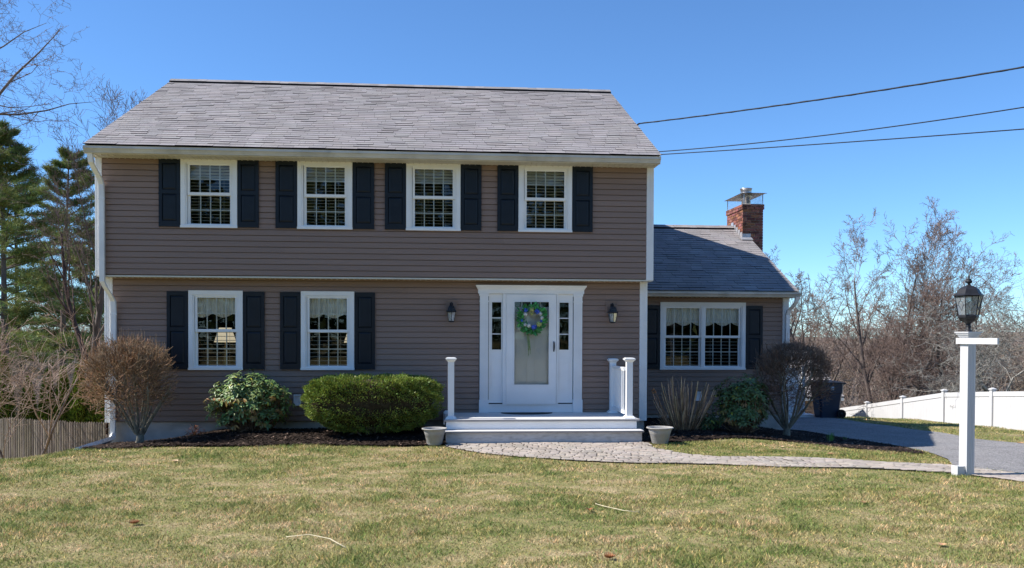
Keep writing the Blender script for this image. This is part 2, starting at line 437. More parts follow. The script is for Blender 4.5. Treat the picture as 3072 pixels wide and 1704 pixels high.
# the walk: bedding sheet plus individually laid tumbled stones in one sheet mesh
wk = MB()
EDG = list(zip(WALK, WALK[1:] + WALK[:1]))
def segd(px, py, a, b):
    vx, vy = b[0] - a[0], b[1] - a[1]; t = max(0, min(1, ((px - a[0]) * vx + (py - a[1]) * vy) / (vx * vx + vy * vy + 1e-9)))
    return math.hypot(px - a[0] - vx * t, py - a[1] - vy * t)
def near_walk(x, y):
    return bool(inpoly(np.array([x]), np.array([y]), WALK)[0]) or min(segd(x, y, a, b) for a, b in EDG) < .07
def clip_stone(P, cx, cy):
    '''stones at the border are cut to the outline'''
    for a, b in EDG:
        if segd(cx, cy, a, b) > .17: continue
        ex, ey = b[0] - a[0], b[1] - a[1]; side = lambda p: -(ex * (p[1] - a[1]) - ey * (p[0] - a[0]))
        out = []
        for i in range(len(P)):
            p, q = P[i], P[(i + 1) % len(P)]; sp, sq = side(p), side(q)
            if sp >= 0: out.append(p)
            if (sp >= 0) != (sq >= 0): t = sp / (sp - sq); out.append((p[0] + (q[0] - p[0]) * t, p[1] + (q[1] - p[1]) * t))
        P = out
        if len(P) < 3: return []
    return P
rg = random.Random(5)
y = -1.30; row = 0
Wp = WALK
while y > -9.0:
    dpt = rg.choice([.11, .13, .13, .15]); x = 5.6 + rg.uniform(0, .2)
    while x < 14.3:
        w = rg.choice([.12, .15, .18, .22])
        cx, cy = x + w / 2, y - dpt / 2
        # rows swing with the walk
        if near_walk(cx, cy):
            g = .0065; z = hz(cx, cy) + .026 + rg.uniform(-.001, .001); c = min(.024, w * .15)
            j = lambda: rg.uniform(-.004, .004)
            pts = [(x + g + c, y - dpt + g), (x + w - g - c, y - dpt + g), (x + w - g, y - dpt + g + c), (x + w - g, y - g - c), (x + w - g - c, y - g), (x + g + c, y - g), (x + g, y - g - c), (x + g, y - dpt + g + c)]
            pts = [(p[0] + j(), p[1] + j()) for p in pts]
            pts = clip_stone(pts, cx, cy)
            if len(pts) < 3: x += w; continue
            n8 = len(pts)
            t = rg.uniform(.86, 1.10); tc = (t * rg.uniform(.97, 1.04), t, t * rg.uniform(.94, 1.02))
            ins = [(cx + (p[0] - cx) * .965, cy + (p[1] - cy) * .96) for p in pts]
            vs = [(p[0], p[1], z - .006) for p in pts] + [(p[0], p[1], z) for p in ins]
            fs = [(k, (k + 1) % n8, n8 + (k + 1) % n8, n8 + k) for k in range(n8)] + [tuple(range(n8, 2 * n8))]
            wk.add(vs, fs, 1, tc)
        x += w
    y -= dpt; row += 1
a_ = poly_resample(WT, 160); b_ = poly_resample(WB, 160)
for i in range(159):
    for k in range(6):
        q = []
        for (ii, kk) in ((i, k), (i + 1, k), (i + 1, k + 1), (i, k + 1)):
            p = a_[ii] * (1 - kk / 6) + b_[ii] * (kk / 6); q.append((p[0], p[1], hz(p[0], p[1]) + .018))
        wk.quad(*q, mat=0)
tag(wk.build('walkway', [M['sand'], M['paver']]), kind='structure')

def mulch_bed(P, seed):
    P = np.array(P); r = np.random.RandomState(seed)
    st = .045
    gx = np.arange(P[:, 0].min() - .1, P[:, 0].max() + .1, st); gy = np.arange(P[:, 1].min() - .1, P[:, 1].max() + .1, st)
    X, Y = np.meshgrid(gx, gy); Z = H(X, Y) + .02 + r.uniform(-.008, .016, X.shape)
    nx_, ny_ = len(gx), len(gy)
    I, J = np.meshgrid(np.arange(nx_ - 1), np.arange(ny_ - 1))
    cx = gx[I] + st / 2; cy = gy[J] + st / 2
    k = inpoly(cx + r.uniform(-.03, .03, cx.shape), cy + r.uniform(-.03, .03, cx.shape), P)
    a = (J * nx_ + I)[k]
    return np.stack([X, Y, Z], -1).reshape(-1, 3), np.stack([a, a + 1, a + 1 + nx_, a + nx_], -1)
v1, f1 = mulch_bed(MUL, 1); v2, f2 = mulch_bed(MUR, 2)
tag(raw_mesh('mulch_bed', np.concatenate([v1, v2]), np.concatenate([f1, f2 + len(v1)]), M['mulch']), kind='structure')

def scatter_chips():
    r = np.random.RandomState(7); n = 26000
    x = np.concatenate([r.uniform(-.05, 6, n // 2), r.uniform(9.25, 14.2, n // 2)]); y = np.concatenate([r.uniform(-1.75, .35, n // 2), r.uniform(-1.9, 3.0, n // 2)])
    k = (inpoly(x, y, MUL) | inpoly(x, y, MUR)); x, y = x[k], y[k]; n = len(x)
    z = H(x, y) + .03 + r.uniform(0, .012, n)
    a = r.uniform(0, 6.28, n); l = r.uniform(.012, .045, n); w = r.uniform(.004, .012, n); tl = r.uniform(-.35, .35, n)
    c, s = np.cos(a), np.sin(a)
    def pt(u, v): return np.stack([x + c * u * l - s * v * w, y + s * u * l + c * v * w, z + u * l * tl], -1)
    V = np.stack([pt(-1, -1), pt(1, -1), pt(1, 1), pt(-1, 1)], 1).reshape(-1, 3)
    F = np.arange(4 * n).reshape(-1, 4)
    t = r.uniform(.4, 1.8, n); q = r.rand(n); t = np.where(q > .93, r.uniform(4, 9, n), t)
    T = np.stack([t, t * .93, t * .85], -1)
    tag(raw_mesh('mulch_chips', V, F, M['chip'], T), 'loose dark wood chips over the planting beds', 'mulch', kind='stuff')
scatter_chips()

def grass():
    r = np.random.RandomState(11)
    regs = [(-5, 18, -11.2, -1.2, 2600), (-1, 13, -11.2, -6, 2200), (9, 15, -4, 0, 1500), (16.6, 21, -9, 11, 700), (13.3, 14.2, -11, -4, 2600), (-5, .6, -3, 2, 500)]
    X = []; Y = []
    for x0, x1, y0, y1, dn in regs:
        n = int((x1 - x0) * (y1 - y0) * dn); X.append(r.uniform(x0, x1, n)); Y.append(r.uniform(y0, y1, n))
    x = np.concatenate(X); y = np.concatenate(Y)
    # keep what the camera cone (plus a margin) sees
    dx, dy = x - 5.9, y + 16.3; u = dx * .997 - dy * .078; dd = dx * .078 + dy * .997
    k = (np.abs(u / dd) < .85)
    # the edges wander, so the turf is cut by a jittered outline
    jx, jy = x + r.normal(0, .018, len(x)), y + r.normal(0, .018, len(x))
    k &= ~inpoly(jx, jy, WALK) & ~inpoly(jx, jy, DRIVE) & ~inpoly(jx, jy, MUL) & ~inpoly(jx, jy, MUR) & ~inpoly(x, y, HOUSE)
    k &= ~((x > 5.95) & (x < 9.3) & (y > -1.42))
    # clumping
    cl = np.sin(x * 7.3 + 2 * np.sin(y * 3.1)) * np.sin(y * 8.1 + 2 * np.sin(x * 2.7))
    k &= r.rand(len(x)) < (.72 + .28 * cl)
    x, y = x[k], y[k]; n = len(x); z = H(x, y) - .004
    cl = np.sin(x * 1.9 + np.sin(y * 2.3) * 1.5) * np.sin(y * 2.6 + np.sin(x * 1.7))
    hgt = r.uniform(.016, .045, n) * (1 + .5 * cl) ; w = r.uniform(.0028, .0058, n)
    w *= 1 + np.clip((y + 8) * .06, 0, .8)
    a = r.uniform(0, 6.28, n); ln = r.uniform(.3, 1.6, n) * hgt; b = r.uniform(0, 6.28, n)
    c, s = np.cos(a), np.sin(a)
    p0 = np.stack([x - c * w, y - s * w, z], -1); p1 = np.stack([x + c * w, y + s * w, z], -1)
    p2 = np.stack([x + np.cos(b) * ln, y + np.sin(b) * ln, z + hgt], -1)
    V = np.stack([p0, p1, p2], 1).reshape(-1, 3); F = np.arange(3 * n).reshape(-1, 3)
    t = r.uniform(.35, 1.7, n); q = r.rand(n)
    T = np.stack([t, t, t * .95], -1)
    T[q > .84] *= np.array([1.9, 1.5, 1.5]); T[q < .18] *= np.array([.45, .8, .45])
    tag(raw_mesh('grass', V, F, M['blade'], T), 'short patchy green and straw lawn grass', 'grass', kind='stuff')
grass()

# ------------------------------------------------------------------ house
house = empty('house', (0, 0, 0), 'two-storey house in taupe clapboard with navy shutters and a one-storey wing', 'house')
P_ = .1016
def siding(name, axis_, u0, u1, z0, z1, plane, outs, openings=(), clip=None, parent=house, mt=None):
    """courses of clapboard on a wall; axis_ 'x' (wall runs along X) or 'y'; outs = outward sign"""
    mb = MB(); n = int(math.ceil((z1 - z0) / P_ - 1e-6)); rs = random.Random(int(u1 * 100) + int(z0 * 10)); off = 0
    def pt(u, z, o):
        return (u, plane + outs * o, z) if axis_ == 'x' else (plane + outs * o, u, z)
    for i in range(n):
        zb = z0 + i * P_; zt = min(zb + P_, z1)
        if i % 2 == 0: off = rs.uniform(0, 3.66)
        seams = [u0 + off + 3.66 * q for q in range(-1, 5)]
        cuts = sorted({zb, zt} | {z for op in openings for z in (op[2], op[3]) if zb < z < zt})
        for a, b in zip(cuts, cuts[1:]):
            mid = (a + b) / 2
            iv = [(u0, u1)] if clip is None else [clip(mid)]
            if iv[0] is None: continue
            for op in openings:
                if op[2] < mid < op[3]:
                    nv = []
                    for s, e in iv:
                        if op[0] > s: nv.append((s, min(e, op[0])))
                        if op[1] < e: nv.append((max(s, op[1]), e))
                    iv = [q for q in nv if q[1] - q[0] > .003]
            nv = []
            for s, e in iv:
                for w_ in seams:
                    if s + .02 < w_ < e - .02: nv.append((s, w_)); s = w_
                nv.append((s, e))
            iv = nv
            sl0 = zb + .012
            for s, e in iv:
                # a shallow locking slot under every butt edge, then the sloping face
                if a < sl0 - 1e-5:
                    t_ = min(b, sl0)
                    mb.quad(pt(s, a, -.016), pt(e, a, -.016), pt(e, t_, -.016), pt(s, t_, -.016))
                    if a == zb: mb.quad(pt(s, a, .004), pt(e, a, .004), pt(e, a, -.016), pt(s, a, -.016))
                    if t_ == sl0: mb.quad(pt(s, t_, -.016), pt(e, t_, -.016), pt(e, t_, .016), pt(s, t_, .016))
                lo2 = max(a, sl0)
                if b > lo2 + 1e-5:
                    oa = .016 - .012 * (lo2 - zb) / P_; ob = .016 - .012 * (b - zb) / P_
                    lap = .0012 * (1 + sum(1 for w_ in seams if w_ <= s + 1e-4) % 2)
                    tn_ = 1 + .035 * math.sin(i * 12.9 + lap * 4000 + round(s * 3))
                    mb.quad(pt(s, lo2, oa + lap), pt(e, lo2, oa + lap), pt(e, b, ob + lap), pt(s, b, ob + lap), 0, tn_)
                    mb.quad(pt(e, lo2, oa + lap), pt(e, lo2, oa - .002), pt(e, b, ob - .002), pt(e, b, ob + lap), 0, .9)
    return mb.build(name, mt or M['siding'], parent)

ZO = 2.827   # underside of the overhang
UW = [(1.343, 2.316), (3.36, 4.322), (5.275, 6.242), (7.289, 8.262)]
UZ = (3.682, 4.907)
LW = [(1.388, 2.342), (3.373, 4.328)]
LZ = (1.170, 2.592)
eps = .02
uo = [(a + eps, b - eps, UZ[0] + eps, UZ[1] - eps) for a, b in UW]
siding('upper_wall', 'x', 0.0, 9.64, ZO + .012, 4.95, 0.0, -1, uo)
lo = [(a + eps, b - eps, LZ[0] + eps, LZ[1] - eps) for a, b in LW] + [(6.60, 8.51, .386, 2.65)]
siding('lower_wall', 'x', .066, 9.592, .23, 2.83, .308, -1, lo)
RY, RZ, EY, EZ = 4.496, 7.46, -.466, 5.02
SL = (RZ - EZ) / (RY - EY)
def gable_clip(u0, u1, zl, zr_, ry, sl):
    def f(z):
        if z <= zl: return (u0, u1)
        h = (zr_ - z) / sl
        a, b = max(u0, ry - h), min(u1, ry + h)
        return (a, b) if b - a > .02 else None
    return f
gc = gable_clip(0.0, 8.96, 5.15, RZ - .10, RY, SL)
for xx, sg in ((-.10, -1), (9.745, 1)):
    siding('side_wall', 'y', 0, 8.96, ZO, RZ - .12, xx, sg, clip=gc)
for xx, sg in ((-.06, -1), (9.715, 1)):
    siding('side_wall', 'y', .31, 8.9, .0, ZO, xx, sg)
siding('rear_wall', 'x', -.1, 9.74, .0, 5.0, 8.95, 1)
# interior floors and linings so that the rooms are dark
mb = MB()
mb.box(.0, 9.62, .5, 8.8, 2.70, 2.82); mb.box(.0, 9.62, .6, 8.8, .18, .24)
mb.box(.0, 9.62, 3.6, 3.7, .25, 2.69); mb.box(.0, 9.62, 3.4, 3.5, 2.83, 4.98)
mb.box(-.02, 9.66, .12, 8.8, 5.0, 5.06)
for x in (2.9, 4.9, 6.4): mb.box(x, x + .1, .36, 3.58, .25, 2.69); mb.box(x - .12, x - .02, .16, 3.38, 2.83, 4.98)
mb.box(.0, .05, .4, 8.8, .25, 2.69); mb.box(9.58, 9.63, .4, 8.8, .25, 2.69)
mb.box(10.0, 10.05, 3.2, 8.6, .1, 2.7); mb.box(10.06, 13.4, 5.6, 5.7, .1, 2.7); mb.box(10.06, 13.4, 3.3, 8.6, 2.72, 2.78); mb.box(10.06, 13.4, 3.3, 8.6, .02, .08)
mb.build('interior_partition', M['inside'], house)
# foundation
mb = MB()
mb.box(-.03, 9.70, .34, 8.9, -1.2, .235); mb.box(9.72, 13.46, 3.03, 8.9, -1.3, .105)
mb.build('foundation', M['concrete'], house)

def corner_board(x0, x1, y0, d, z0, z1):
    mb = MB(); mb.box(x0, x1, y0 - .022, y0 + d, z0, z1)
    n = 4; w = (x1 - x0) / (n * 2 + 1)
    for k in range(n):
        a = x0 + w * (2 * k + 1); mb.box(a, a + w, y0 - .030, y0 - .0225, z0 + .001, z1 - .001)
    mb.build('corner_board', M['white'], house)
corner_board(-.115, 0, 0, .10, ZO - .005, 4.93); corner_board(9.64, 9.77, 0, .10, ZO - .005, 4.93)
corner_board(-.075, .066, .308, .10, .225, ZO - .01); corner_board(9.592, 9.734, .308, .10, .225, ZO - .01)
corner_board(13.37, 13.51, 3.0, .1, .09, 2.66)

# soffits: ribbed vinyl
def soffit(name, x0, x1, y0, y1, z, pitch=.1):
    mb = MB(); mb.box(x0, x1, y0, y1, z, z + .012)
    x = x0 + .02
    while x < x1 - .03:
        mb.box(x, x + .012, y0 + .002, y1 - .002, z - .010, z - .0005); x += pitch
    mb.box(x0, x1, y0 - .016, y0 - .001, z - .006, z + .02)
    mb.build(name, M['soffit'], house)
soffit('soffit', -.10, 9.76, .002, .30, ZO - .014)
soffit('soffit', -.12, 9.78, -.43, -.02, 4.872)
soffit('soffit', 9.80, 13.56, 2.64, 2.98, 2.655)

def gutter(x0, x1, yb, z0, z1):
    """ogee gutter, front face leaning out"""
    mb = MB(); d = .115
    prof = [(0, z1), (0, z0), (-d * .55, z0), (-d * .62, z0 + .02), (-d * .78, z0 + (z1 - z0) * .45), (-d, z0 + (z1 - z0) * .62), (-d, z1 - .006), (-d - .006, z1), (-d + .012, z1), (-d + .012, z0 + (z1 - z0) * .62), (-d * .7, z0 + .03), (-.006, z0 + .008)]
    n = len(prof)
    vs = [(x, yb + p[0], p[1]) for x in (x0, x1) for p in prof]
    fs = [(i, i + 1, n + i + 1, n + i) for i in range(n - 1)]
    mb.add(vs, fs)
    for x in (x0, x1):
        mb.add([(x, yb + p[0], p[1]) for p in prof[:7]], [tuple(range(7))])
    mb.build('gutter', M['gutter'], house)
gutter(-.115, 9.77, -.44, 4.868, 4.975)
gutter(9.79, 13.60, 2.63, 2.655, 2.752)
# fascia behind gutters
mb = MB(); mb.box(-.13, 9.785, -.437, -.415, 4.862, 5.0); mb.build('fascia', M['trim'], house)
mb = MB(); mb.box(9.79, 13.585, 2.633, 2.655, 2.65, 2.775); mb.build('fascia', M['trim'], house)

# downspouts (parts, each with strap sub-parts)
def downspout(pts, w, d, straps):
    mb = MB(); vs = []; n = len(pts)
    for p in pts:
        x, y, z, ax = p
        # ax = angle of section: 0 vertical run
        c, s = math.cos(ax), math.sin(ax)
        for dx, dy in ((-w / 2, -d / 2), (w / 2, -d / 2), (w / 2, d / 2), (-w / 2, d / 2)):
            vs.append((x + dx * c, y + dy, z + dx * s))
    fs = [(i * 4 + k, i * 4 + (k + 1) % 4, i * 4 + 4 + (k + 1) % 4, i * 4 + 4 + k) for i in range(n - 1) for k in range(4)]
    fs += [(3, 2, 1, 0), tuple((n - 1) * 4 + k for k in range(4))]
    mb.add(vs, fs)
    o = mb.build('downspout', M['trim'], house)
    for x, y, z in straps:
        b = MB(); b.box(x - w / 2 - .012, x + w / 2 + .012, y - d / 2 - .003, y - d / 2 + .02, z - .012, z + .012); b.build('strap', M['trim'], o)
    return o
downspout([(-.035, -.44, 4.87, 0), (-.035, -.40, 4.72, 0), (-.02, -.28, 4.62, .0), (.01, -.14, 4.50, 0), (.02, -.075, 4.40, 0), (.02, -.065, 4.2, 0), (.02, -.065, 3.0, 0), (.02, -.06, 2.72, 0), (.045, 0.0, 2.62, -.2), (.085, .12, 2.50, -.2), (.11, .215, 2.38, 0), (.11, .235, 2.2, 0), (.085, .235, .02, 0), (.085, .232, -.03, 0)],
          .082, .062, [(.02, -.065, 4.15), (.02, -.065, 3.1), (.11, .235, 2.15), (.10, .235, 1.2)])
mb = MB(); mb.tube([(.085, .235, .03), (.087, .20, -.035), (.095, .08, -.06), (.14, -.8, -.045), (.185, -1.66, -.035)], [.052, .054, .054, .052, .050], 4, smooth=False); mb.build('downspout_extension', M['trim'], house)
downspout([(13.53, 2.57, 2.66, 0), (13.53, 2.62, 2.55, 0), (13.50, 2.72, 2.46, 0), (13.46, 2.86, 2.38, 0), (13.455, 2.915, 2.28, 0), (13.455, 2.925, 0.05, 0), (13.47, 2.90, -.12, 0)], .082, .062, [(13.455, 2.925, 2.0), (13.455, 2.925, .9)])

# ---- roofs
def roof_plane(name, x0, x1, ye, ze, yr, zr, courses, seed, skip=None):
    r = random.Random(seed); mb = MB()
    L = math.hypot(yr - ye, zr - ze); uy, uz = (yr - ye) / L, (zr - ze) / L
    sgn = 1 if yr > ye else -1
    ny_, nz_ = -uz * sgn, uy * sgn
    if nz_ < 0: ny_, nz_ = -ny_, -nz_
    e = L / courses
    def pt(x, s, o): return (x, ye + uy * s + ny_ * o, ze + uz * s + nz_ * o)
    mb.quad(pt(x0, 0, -.004), pt(x1, 0, -.004), pt(x1, L, -.004), pt(x0, L, -.004), 1)
    mb.quad(pt(x0, -.0, -.06), pt(x1, 0, -.06), pt(x1, L, -.06), pt(x0, L, -.06), 1)
    wob = [r.uniform(0, 6.28) for _ in range(3)]
    for c in range(courses):
        x = x0 - r.uniform(0, .3); s0 = c * e
        while x < x1:
            w = r.uniform(.24, .36); a, b = max(x, x0), min(x + w, x1)
            if b - a > .01:
                dr = r.uniform(-.0015, .0015) + .002 * math.sin(a * 1.7 + wob[0] + c * .4); th = r.choice([.0055, .006, .0065, .007, .008, .013]) + r.uniform(0, .001)
                g = .0022
                t = r.gauss(1, .05)
                tc = (t * r.uniform(.98, 1.03), t, t * r.uniform(.98, 1.03))
                lo_ = s0 - .012 + dr; hi = s0 + e + .01
                A, B, C_, D = pt(a + g, lo_, th), pt(b - g, lo_, th), pt(b - g, hi, .001), pt(a + g, hi, .001)
                mb.quad(A, B, C_, D, 0, tc)
                mb.quad(pt(a + g, lo_, 0.0), pt(b - g, lo_, 0.0), B, A, 2, .6)
            x += w
    return mb.build(name, [M['shingle'], M['under'], M['under']], house)
ro = roof_plane('roof', -.14, 9.80, EY, EZ, RY, RZ, 37, 1)
roof_plane('roof', -.14, 9.80, 9.46, EZ, RY, RZ, 37, 2)
WY, WZ, WRY, WRZ = 2.60, 2.785, 6.45, 4.60
wing_roof = roof_plane('wing_roof', 9.75, 13.58, WY, WZ, WRY, WRZ, 29, 3)
roof_plane('wing_roof', 9.75, 13.58, 10.3, WZ, WRY, WRZ, 29, 4)
def ridge(x0, x1, y, z, sl, nm):
    mb = MB(); w = .14
    r = random.Random(4)
    for s in (-1, 1):
        a = (y + s * w, z - w * sl + .030); 
        mb.add([(x0, a[0], a[1] - .028), (x1, a[0], a[1] - .028), (x1, a[0], a[1] + .004), (x0, a[0], a[1] + .004)], [(0, 1, 2, 3)], 1)
    x = x0
    while x < x1:
        b = min(x + .2, x1); t = r.uniform(.85, 1.1); dz = r.uniform(0, .006)
        for s in (-1, 1):
            mb.quad((x, y + s * (w + .01), z - (w + .01) * sl + .036 + dz), (b, y + s * (w + .01), z - (w + .01) * sl + .036 + dz), (b, y, z + .045 + dz), (x, y, z + .045 + dz), 0, t)
        x = b
    for xx in (x0, x1):
        mb.add([(xx, y - w, z - w * sl), (xx, y, z + .04), (xx, y + w, z - w * sl)], [(0, 1, 2)], 1)
    mb.build(nm, [M['shingle'], M['ridge']], house)
ridge(-.13, 9.79, RY, RZ + .01, SL, 'ridge_vent')
ridge(9.80, 13.36, WRY, WRZ + .01, .47, 'ridge_vent')
# rake boards
def rake(x0, x1, y0, z0, y1, z1, h=.15):
    mb = MB()
    vs = [(x, y, z + dz) for x in (x0, x1) for (y, z) in ((y0, z0), (y1, z1)) for dz in (-h, -.01)]
    mb.add(vs, [(0, 1, 3, 2), (4, 6, 7, 5), (0, 2, 6, 4), (1, 5, 7, 3), (0, 4, 5, 1), (2, 3, 7, 6)])
    mb.build('rake_board', M['trim'], house)
for x0, x1 in ((-.125, -.104), (9.762, 9.785)):
    rake(x0, x1, EY + .02, EZ, RY, RZ); rake(x0, x1, 9.44, EZ, RY, RZ)
rake(13.545, 13.565, WY + .03, WZ, WRY, WRZ, .12); rake(13.545, 13.565, 10.28, WZ, WRY, WRZ, .12)

# ---- wing walls
wo = [(10.66, 12.515, 1.10, 2.525)]
siding('wing_wall', 'x', 9.74, 13.37, .10, 2.70, 3.0, -1, wo)
siding('side_wall', 'y', 3.0, 9.9, .0, WRZ - .12, 13.48, 1, clip=gable_clip(3.0, 9.9, 2.85, WRZ - .05, WRY, .47))
siding('rear_wall', 'x', 9.74, 13.48, 0, 2.7, 9.9, 1)

# ---- windows
def slats(par, x0, x1, z0, z1, y, pitch, tilt, depth, closed_above=None, nm='blind', mt=None, thick=.003):
    mb = MB(); z = z0 + pitch / 2
    while z < z1:
        t = tilt if closed_above is None or z < closed_above else 1.25
        c, s = math.cos(t), math.sin(t); d = depth / 2
        jy = random.uniform(-.001, .001)
        vs = []
        for x in (x0, x1):
            for dd in (-d, d):
                for tt in (-thick / 2, thick / 2):
                    vs.append((x, y + dd * c - tt * s, z + dd * s + tt * c + jy))
        mb.add(vs, [(0, 1, 3, 2), (4, 6, 7, 5), (0, 4, 5, 1), (2, 3, 7, 6), (0, 2, 6, 4), (1, 5, 7, 3)])
        z += pitch
    for x in (x0 + (x1 - x0) * .2, x0 + (x1 - x0) * .8):
        mb.box(x - .0015, x + .0015, y - .002, y + .002, z0, z1)
    mb.build(nm, mt or M['slat'], par)
def valance(par, x0, x1, zt, zb, y, seed, arcs):
    r = random.Random(seed); mb = MB(); n = 90; m = 6; ph = [r.uniform(0, 6) for _ in range(3)]
    for i in range(n):
        for j in range(m):
            q = []
            for ii, jj in ((i, j), (i + 1, j), (i + 1, j + 1), (i, j + 1)):
                u = ii / n; v = jj / m; x = x0 + (x1 - x0) * u
                k = (u * arcs + .25) % 1
                bot = zb + .075 * abs(2 * k - 1) ** 1.6
                z = zt + (bot - zt) * v
                q.append((x, y + .016 * math.sin(u * 44 + ph[0]) * (.5 + v * .5) + .01 * math.sin(u * 83 + ph[1]), z))
            mb.quad(*q)
    mb.build('curtain', M['curtain'], par)
def window(x0, x1, z0, z1, yw, gx, gt, m1, m0, gb, kind, seed=0, label=None):
    """gx = list of (x0,x1) glass bays"""
    mb = MB(); c = .076
    mb.ring(x0, x1, z0, z1, c, c, .05, yw - .040, yw + .03)
    mb.box(x0 - .006, x1 + .006, yw - .052, yw - .0405, z0 - .004, z0 + .034)
    mb.ring(x0 + c + .001, x1 - c - .001, z0 + .051, z1 - c - .001, .024, .024, .012, yw - .026, yw + .09)
    for a, b in zip(gx, gx[1:]):
        mb.box(a[1] + .04, b[0] - .04, yw - .032, yw + .09, z0 + .051, z1 - c - .002)
    w = mb.build('window', M['white'], house, label)
    sh = MB(); gl = MB(); gr = MB()
    for a, b in gx:
        # upper sash outside, lower sash inside
        sh.ring(a - .042, b + .042, m1 - .05, gt + .030, .042, .030, .05, yw - .010, yw + .028)
        sh.ring(a - .046, b + .046, gb - .045, m0 + .032, .046, .032, .045, yw + .030, yw + .062)
        gl.quad((a, yw + .010, m1), (b, yw + .010, m1), (b, yw + .010, gt), (a, yw + .010, gt))
        gl.quad((a, yw + .046, gb), (b, yw + .046, gb), (b, yw + .046, m0), (a, yw + .046, m0))
        for (p, q, yy) in ((m1, gt, yw + .016), (gb, m0, yw + .052)):
            for k in (1, 2, 3):
                x = a + (b - a) * k / 4; gr.box(x - .010, x + .010, yy, yy + .005, p, q)
            zc = (p + q) / 2; gr.box(a, b, yy + .0052, yy + .009, zc - .010, zc + .010)
    sh.build('sash', M['white'], w); gl.build('glass', M['glass'], w); gr.build('grille', M['grille'], w)
    for i, (a, b) in enumerate(gx):
        if kind == 'blind': slats(w, a - .02, b + .02, gb - .02, gt + .02, yw + .12, .0555, R((1, -1, -3, -12)[seed]), .050, closed_above=(gt - .21))
        else:
            slats(w, a - .01, b + .01, gb - .02, m0 + .01, yw + .12, .073, R(8), .055, nm='louver')
            valance(w, a - .03, b + .03, gt + .03, m1 + .21, yw + .11, seed + i, 2.0 if kind == 'curtain' else 2.2)
    return w
names = ['upstairs window nearest the left corner', 'second upstairs window from the left', 'third upstairs window from the left', 'upstairs window nearest the wing']
for i, (a, b) in enumerate(UW):
    window(a, b, UZ[0], UZ[1], 0.0, [(a + .152, b - .138)], 4.777, 4.301, 4.247, 3.755, 'blind', i)
for i, (a, b) in enumerate(LW):
    window(a, b, LZ[0], LZ[1], .308, [(a + .150, b - .136)], 2.465, 1.899, 1.846, 1.243, 'curtain', 10 + i)
window(10.64, 12.535, 1.08, 2.545, 3.0, [(10.776, 11.508), (11.651, 12.387)], 2.415, 1.822, 1.772, 1.161, 'wing', 20)

def shutter(x0, x1, z0, z1, yw, label=None):
    mb = MB(); st = .058; y0, y1 = yw - .045, yw - .016
    zm = z0 + (z1 - z0) * .515
    mb.ring(x0, x1, z0, z1, st, .075, .10, y0, y1)
    mb.box(x0 + st, x1 - st, y0, y1, zm - .035, zm + .035)
    for a, b in ((z0 + .10, zm - .035), (zm + .035, z1 - .075)):
        # raised panel with bevelled edge, recessed in the frame
        X0, X1 = x0 + st, x1 - st; g = .034
        o = [(X0, y0 + .020, a), (X1, y0 + .020, a), (X1, y0 + .020, b), (X0, y0 + .020, b)]
        n = [(X0 + g, y0 + .006, a + g), (X1 - g, y0 + .006, a + g), (X1 - g, y0 + .006, b - g), (X0 + g, y0 + .006, b - g)]
        mb.add(o + n, [(0, 1, 5, 4), (1, 2, 6, 5), (2, 3, 7, 6), (3, 0, 4, 7), (4, 5, 6, 7)])
    for z in (z0 + .04, z1 - .04, zm):
        for x in (x0 + .02, x1 - .02):
            mb.box(x - .004, x + .004, y0 - .003, y0 - .0002, z - .004, z + .004)
    mb.build('shutter', M['shutter'], house, label)
for a, b in ((.972, 1.335), (2.323, 2.688), (2.98, 3.353), (4.329, 4.708), (4.896, 5.268), (6.249, 6.62), (6.906, 7.282), (8.269, 8.640)):
    shutter(a, b, 3.690, 4.874, 0)
for a, b in ((1.012, 1.380), (2.350, 2.727), (3.004, 3.366), (4.335, 4.702)):
    shutter(a, b, 1.178, 2.572, .308)
shutter(10.26, 10.632, 1.09, 2.475, 3.0); shutter(12.543, 12.915, 1.09, 2.475, 3.0)

# outlet covers on the siding
for x, z, yw in ((3.31, .62, .308), (11.5, .50, 3.0)):
    mb = MB(); mb.ring(x - .065, x + .065, z - .10, z + .10, .022, .022, .022, yw - .045, yw - .01); mb.box(x - .043, x + .043, yw - .02, yw - .012, z - .078, z + .078)
    mb.build('outlet_cover', M['white'], house)

# ---- door surround
D0 = .308
sur = MB()
for a, b in ((6.60, 6.776), (8.34, 8.517)):
    sur.box(a, b, D0 - .062, D0 + .02, .386, .62); sur.box(a + .010, b - .010, D0 - .045, D0 + .02, .6205, 2.42)
    n = 5; w = .009
    for k in range(n):
        x = a + .035 + (b - a - .07) * k / (n - 1); sur.box(x - w / 2, x + w / 2, D0 - .053, D0 - .0455, .66, 2.385)
    sur.box(a + .004, b - .004, D0 - .055, D0 + .02, 2.4205, 2.444); sur.box(a + .010, b - .010, D0 - .047, D0 + .02, 2.4445, 2.53); sur.box(a - .002, b + .002, D0 - .060, D0 + .02, 2.5305, 2.576)
